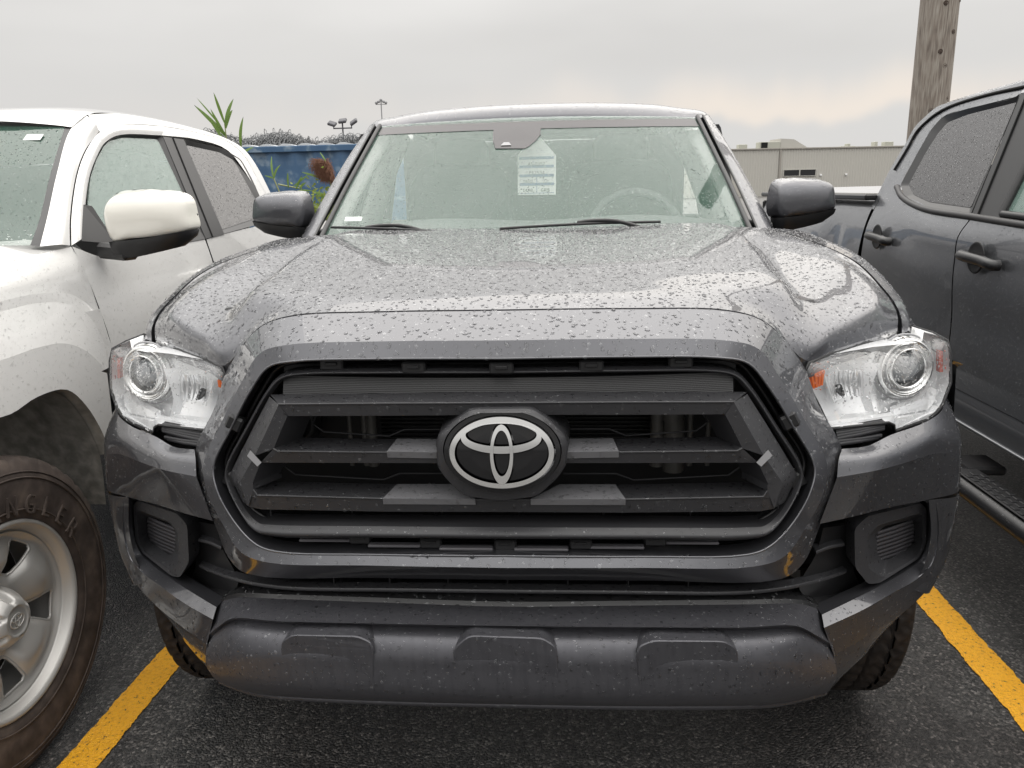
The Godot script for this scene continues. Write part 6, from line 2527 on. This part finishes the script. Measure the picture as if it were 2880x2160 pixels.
	box(b, Vector3(-15.6, 8.84, -70), Vector3(1.0, 0.05, 0.05), 0.01)
	commit("crossbar", b, M.pole_grey, o)
	# utility pole
	o = thing("utility_pole", "weathered grey brown wooden utility pole rising behind the slate truck", "utility pole", Vector3(3.44, 0, -6.5))
	b = Acc.new()
	var rows := []
	for k in 60:
		var y := k * 0.16
		var row := PackedVector3Array()
		for j in 72:
			var an := TAU * j / 72.0
			var f := 0.166 - y * 0.0032 + 0.0016 * sin(an * 9.0 + y * 0.3) + 0.0012 * sin(an * 23.0 + y * 0.7)
			for c in [0.4, 1.7, 2.55, 3.6, 4.4, 5.5]:
				var dd := wrapf(an - c - 0.05 * sin(y * 1.3 + c), -PI, PI)
				f -= 0.007 * exp(-pow(dd / 0.035, 2.0)) * (0.5 + 0.5 * sin(y * 0.9 + c * 3.0))
			row.append(Vector3(3.44 + cos(an) * f, y, -6.5 + sin(an) * f))
		rows.append(row)
	for k in rows.size() - 1:
		pass
	b.add(rows, Vector3(3.44, 4.5, -6.5), Vector3.ZERO, true)
	commit("trunk", b, M.wood, o)
	for q in [[2.86, 0.35], [2.83, -0.28], [2.32, -0.10], [2.44, -0.30], [2.05, 0.20], [1.95, -0.42], [2.6, 0.12]]:
		b = Acc.new()
		var an: float = PI / 2 - q[1] * 1.6 - 0.35
		var n := Vector3(cos(an), 0, sin(an))
		lathe(b, [[0.0, 0.004], [0.008, 0.003], [0.014, -0.002], [0.018, 0.004], [0.022, -0.004]], Vector3(3.44, q[0], -6.5) + n * 0.157, n, 14)
		commit("knot", b, M.wood_dark, o)
	building()
	reeds()
	# pale stone on the asphalt
	b = Acc.new()
	soft(b, Vector3(0.075, 0.004, 0.205), Vector3(0.008, 0.006, 0.011), 0.3)
	tag(commit("pebble", b, M.lamp_white), "tiny white pebble on the asphalt in front of the skid plate", "pebble")

func building() -> void:
	var o := thing("warehouse", "long low beige warehouse with ribbed metal siding and a two pane window", "building", Vector3(38, 0, -90))
	var bs := Basis(Vector3.UP, 0.14)
	var org := Vector3(24.0, 0, -89.0)
	var W := func(x: float, y: float, z: float) -> Vector3: return org + bs * Vector3(x - 24.0, y, z)
	var place := func(a: Acc) -> Acc:
		for k in a.v.size():
			a.v[k] = W.call(a.v[k].x, a.v[k].y, a.v[k].z)
			a.n[k] = bs * a.n[k]
		return a
	var top := PackedVector3Array()
	var low := PackedVector3Array()
	for k in 620:
		var x: float = 6.0 + (k / 4) * 0.30 + [0.0, 0.06, 0.15, 0.21][k % 4]
		var z := 0.0 if (k % 4) in [0, 3] else 0.05
		top.append(Vector3(x, 4.95, z))
		low.append(Vector3(x, 0.0, z))
	var a := Acc.new()
	a.add([top, low], Vector3.ZERO, Vector3(0, 0, 1), false)
	commit("wall", place.call(a), M.siding, o)
	a = Acc.new()
	box(a, Vector3(29.0, 2.45, -10.0), Vector3(46.2, 4.9, 19.8), 0.02)
	commit("shell", place.call(a), M.siding, o)
	a = Acc.new()
	box(a, Vector3(29.0, 5.02, 0.06), Vector3(46.4, 0.16, 0.25), 0.02)
	commit("eaves", place.call(a), M.siding_trim, o)
	a = Acc.new()
	box(a, Vector3(24.0, 2.45, 0.12), Vector3(0.22, 4.9, 0.12), 0.02)
	commit("downpipe", place.call(a), M.siding_trim, o)
	# window
	a = Acc.new()
	for q in [[24.42, 28.16, 2.74, 2.80], [24.42, 28.16, 2.06, 2.12], [24.42, 24.5, 2.12, 2.74], [28.08, 28.16, 2.12, 2.74], [26.22, 26.34, 2.12, 2.74]]:
		box(a, Vector3((q[0] + q[1]) * 0.5, (q[2] + q[3]) * 0.5, 0.10), Vector3(q[1] - q[0], q[3] - q[2], 0.12), 0.01)
	var wn := commit("window", place.call(a), M.frame_pale, o)
	for q in [[24.5, 26.22], [26.34, 28.08]]:
		a = Acc.new()
		box(a, Vector3((q[0] + q[1]) * 0.5, 2.43, 0.075), Vector3(q[1] - q[0], 0.62, 0.02), 0.004)
		commit("pane", place.call(a), M.gloss_black, wn)
	for x in [28.7, 31.6]:
		a = Acc.new()
		soft(a, Vector3(x, 2.14, 0.14), Vector3(0.22, 0.2, 0.22), 0.0)
		commit("wall_lamp", place.call(a), M.lamp_white, o)
	# things on the roof belong to the building
	a = Acc.new()
	plate(a, PackedVector3Array([Vector3(24.1, 5.0, -0.3), Vector3(24.1, 6.1, -0.3), Vector3(25.6, 6.0, -0.3), Vector3(27.3, 5.05, -0.3)]), Vector3(0, 0, -3.0))
	commit("roof_upstand", place.call(a), M.siding, o)
	a = Acc.new()
	box(a, Vector3(22.9, 5.40, -0.8), Vector3(2.3, 0.75, 1.2), 0.03)
	var ac := commit("roof_unit", place.call(a), M.unit, o)
	a = Acc.new()
	box(a, Vector3(22.25, 5.42, -0.17), Vector3(0.72, 0.60, 0.06), 0.01)
	commit("fan_opening", place.call(a), M.void, ac)
	for q in [[20.0, 5.32, 0.95, 0.5], [36.6, 5.3, 1.0, 0.55], [31.9, 5.13, 1.6, 0.12], [32.0, 5.3, 0.3, 0.3], [35.1, 5.35, 0.35, 0.5]]:
		a = Acc.new()
		box(a, Vector3(q[0], q[1], -0.9), Vector3(q[2], q[3], 0.8), 0.03)
		commit("roof_vent", place.call(a), M.unit, o)

func blade(a: Acc, p0: Vector3, p1: Vector3, w: float, sag: Vector3) -> void:
	var n := 9
	var l := PackedVector3Array()
	var m := PackedVector3Array()
	var c := PackedVector3Array()
	var d := (p1 - p0).normalized()
	var s := d.cross(Vector3(0.15, 0.1, 1)).normalized()
	for k in n:
		var t := float(k) / (n - 1)
		var p := p0.lerp(p1, t) + sag * sin(PI * t) 
		var ww := w * pow(sin(PI * clampf(0.12 + t * 0.88, 0, 1)), 0.8)
		l.append(p - s * ww * 0.5)
		c.append(p + Vector3(0, 0, 0.12 * ww))
		m.append(p + s * ww * 0.5)
	a.add([l, c, m], Vector3.ZERO, Vector3(0, 0, 1), false)

func reeds() -> void:
	var lists := [
		["tall green reed with a fan of pointed leaves above the white truck roof", Vector3(-2.5, 0, -5.0), [[-2.50, 0.0, -2.497, 1.90]], [[-2.498, 1.90, -2.525, 2.115, 0.022], [-2.498, 1.88, -2.408, 2.075, 0.026], [-2.494, 1.86, -2.41, 1.99, 0.03], [-2.497, 1.80, -2.69, 2.03, 0.03], [-2.497, 1.80, -2.566, 2.0, 0.022], [-2.52, 1.86, -2.68, 2.085, 0.012], [-2.497, 1.72, -2.62, 1.93, 0.02]]],
		["single upright reed leaf beside the tall reed, over the white truck rear", Vector3(-2.39, 0, -5.0), [[-2.40, 0.0, -2.387, 1.76]], [[-2.387, 1.72, -2.333, 1.94, 0.024], [-2.387, 1.66, -2.30, 1.72, 0.02]]],
		["bent pale reed stem with thin leaves in front of the blue container", Vector3(-2.1, 0, -5.0), [[-2.06, 0.0, -2.09, 1.30], [-2.09, 1.30, -2.15, 1.475], [-2.12, 1.43, -1.95, 1.395], [-2.09, 1.36, -1.90, 1.33]], [[-2.15, 1.475, -2.165, 1.65, 0.016], [-2.15, 1.475, -2.085, 1.58, 0.016], [-2.15, 1.475, -2.22, 1.50, 0.012], [-2.04, 1.40, -2.02, 1.52, 0.014], [-1.98, 1.39, -1.90, 1.49, 0.018], [-2.0, 1.41, -1.85, 1.50, 0.014], [-1.95, 1.395, -1.87, 1.44, 0.02], [-2.0, 1.36, -1.83, 1.375, 0.02]]],
		["brown plumed reed drooping beside the near truck pillar", Vector3(-1.70, 0, -5.0), [[-1.68, 0.0, -1.70, 1.44], [-1.70, 1.44, -1.735, 1.60]], [[-1.70, 1.44, -1.93, 1.52, 0.02], [-1.72, 1.58, -1.782, 1.668, 0.012], [-1.70, 1.30, -1.87, 1.37, 0.03], [-1.69, 1.30, -1.80, 1.34, 0.03]]],
	]
	var r := RandomNumberGenerator.new()
	r.seed = 14
	for q in lists:
		var o := thing("reed", q[0], "reed", q[1], "reeds behind the trucks")
		for s in q[2]:
			var a := Acc.new()
			tube(a, PackedVector3Array([Vector3(s[0], s[1], -5.0), Vector3(s[2], s[3], -5.0)]), 0.0065, 7, 0.7)
			commit("stem", a, M.reed_pale, o)
		for s in q[3]:
			var a := Acc.new()
			blade(a, Vector3(s[0], s[1], -5.0), Vector3(s[2], s[3], -5.0 + r.randf_range(-0.08, 0.08)), s[4], Vector3(r.randf_range(-0.01, 0.01), r.randf_range(0.0, 0.012), 0.01))
			commit("leaf", a, M.reed, o)
		if q[0].begins_with("brown"):
			var a := Acc.new()
			for k in 1500:
				var t := r.randf()
				var st := Vector3(-1.735, 1.60, -5.0).lerp(Vector3(-1.70, 1.47, -5.0), t)
				var up := Vector3(r.randf_range(-0.10, 0.06), r.randf_range(-0.06, 0.03), r.randf_range(-0.05, 0.05))
				var e := st + up * (1.0 - 0.35 * t) + Vector3(-0.02 * (1.0 - t), 0, 0)
				tube(a, PackedVector3Array([st.lerp(e, 0.35), e, e + Vector3(r.randf_range(-0.012, 0.012), -0.022, 0)]), 0.0014, 3)
			var pl := commit("plume", a, M.plume, o)
			pl.set_meta("kind", "stuff")
	var o := thing("bush", "yellow green weedy bush behind the near truck's left mirror", "bush", Vector3(-1.84, 0, -5.0))
	var a := Acc.new()
	for k in 2600:
		var c := Vector3(-1.80 + r.randfn(0.0, 0.11), 1.06 + r.randfn(0.0, 0.14), -5.0 + r.randfn(0.0, 0.1))
		var d := Vector3(r.randf_range(-1, 1), r.randf_range(-0.4, 1), r.randf_range(-1, 1)).normalized() * r.randf_range(0.012, 0.03)
		var s := d.cross(Vector3(r.randf(), r.randf(), 1)).normalized() * r.randf_range(0.005, 0.010)
		var n := d.cross(s).normalized()
		a.quad(c - d, c + s, c + d, c - s, n if n.z > 0 else -n)
	var lv := commit("leaves", a, M.bush, o)
	lv.set_meta("kind", "stuff")
	a = Acc.new()
	for k in 14:
		tube(a, PackedVector3Array([Vector3(-1.82 + r.randfn(0, 0.03), 0.0, -5.0), Vector3(-1.82 + r.randfn(0, 0.10), 0.6, -5.0 + r.randfn(0, 0.05)), Vector3(-1.82 + r.randfn(0, 0.14), 1.25, -5.0 + r.randfn(0, 0.08))]), 0.005, 5)
	commit("stem", a, M.reed_pale, o)

func _ready() -> void:
	rng.seed = 4
	var cam := Camera3D.new()
	cam.name = "camera"
	cam.fov = 52.58
	cam.near = 0.05
	cam.far = 600.0
	cam.transform = Transform3D(Basis(Vector3.UP, 0.067) * Basis(Vector3.RIGHT, -0.2451) * Basis(Vector3.BACK, -0.0229), Vector3(0.1, 1.35, 1.18))
	add_child(cam)
	cam.current = true
	var env := Environment.new()
	env.background_mode = Environment.BG_SKY
	var sky := Sky.new()
	var pm := PanoramaSkyMaterial.new()
	pm.panorama = sky_picture()
	pm.energy_multiplier = 1.0
	sky.sky_material = pm
	env.sky = sky
	env.tonemap_mode = Environment.TONE_MAPPER_LINEAR
	env.tonemap_exposure = 1.58
	env.sdfgi_enabled = true
	env.ssao_enabled = true
	env.ssil_enabled = true
	var we := WorldEnvironment.new()
	we.name = "world_environment"
	we.environment = env
	add_child(we)
	var sun := DirectionalLight3D.new()
	sun.name = "sun"
	sun.light_energy = 0.25
	sun.light_color = Color(1.0, 0.97, 0.93)
	sun.light_angular_distance = 90.0
	sun.shadow_enabled = true
	sun.rotation = Vector3(-1.05, 2.6, 0)
	add_child(sun)
	materials()
	M.facet = mat(lin(0.85, 0.86, 0.87), 0.12, 0.5)
	M.projector = mat(lin(0.10, 0.11, 0.12), 0.04, 0.0, 1.0)
	M.side_red = mat(lin(0.45, 0.12, 0.09), 0.25)
	M.fin = mat(lin(0.06, 0.06, 0.06), 0.5, 0.4)
	M.tube_grey = mat(lin(0.16, 0.155, 0.145), 0.5, 0.3)
	M.grey_trim = mat(lin(0.10, 0.097, 0.105), 0.3)
	M.belt = mat(lin(0.035, 0.034, 0.035), 0.45)
	M.cover = mat(lin(0.35, 0.35, 0.36), 0.25)
	M.pole_grey = mat(lin(0.30, 0.30, 0.31), 0.6)
	M.frame_pale = mat(lin(0.45, 0.44, 0.40), 0.6)
	M.brake = mat(lin(0.03, 0.024, 0.02), 0.8)
	lot()
	background()
	near_truck()
	white_truck()
	slate_truck()
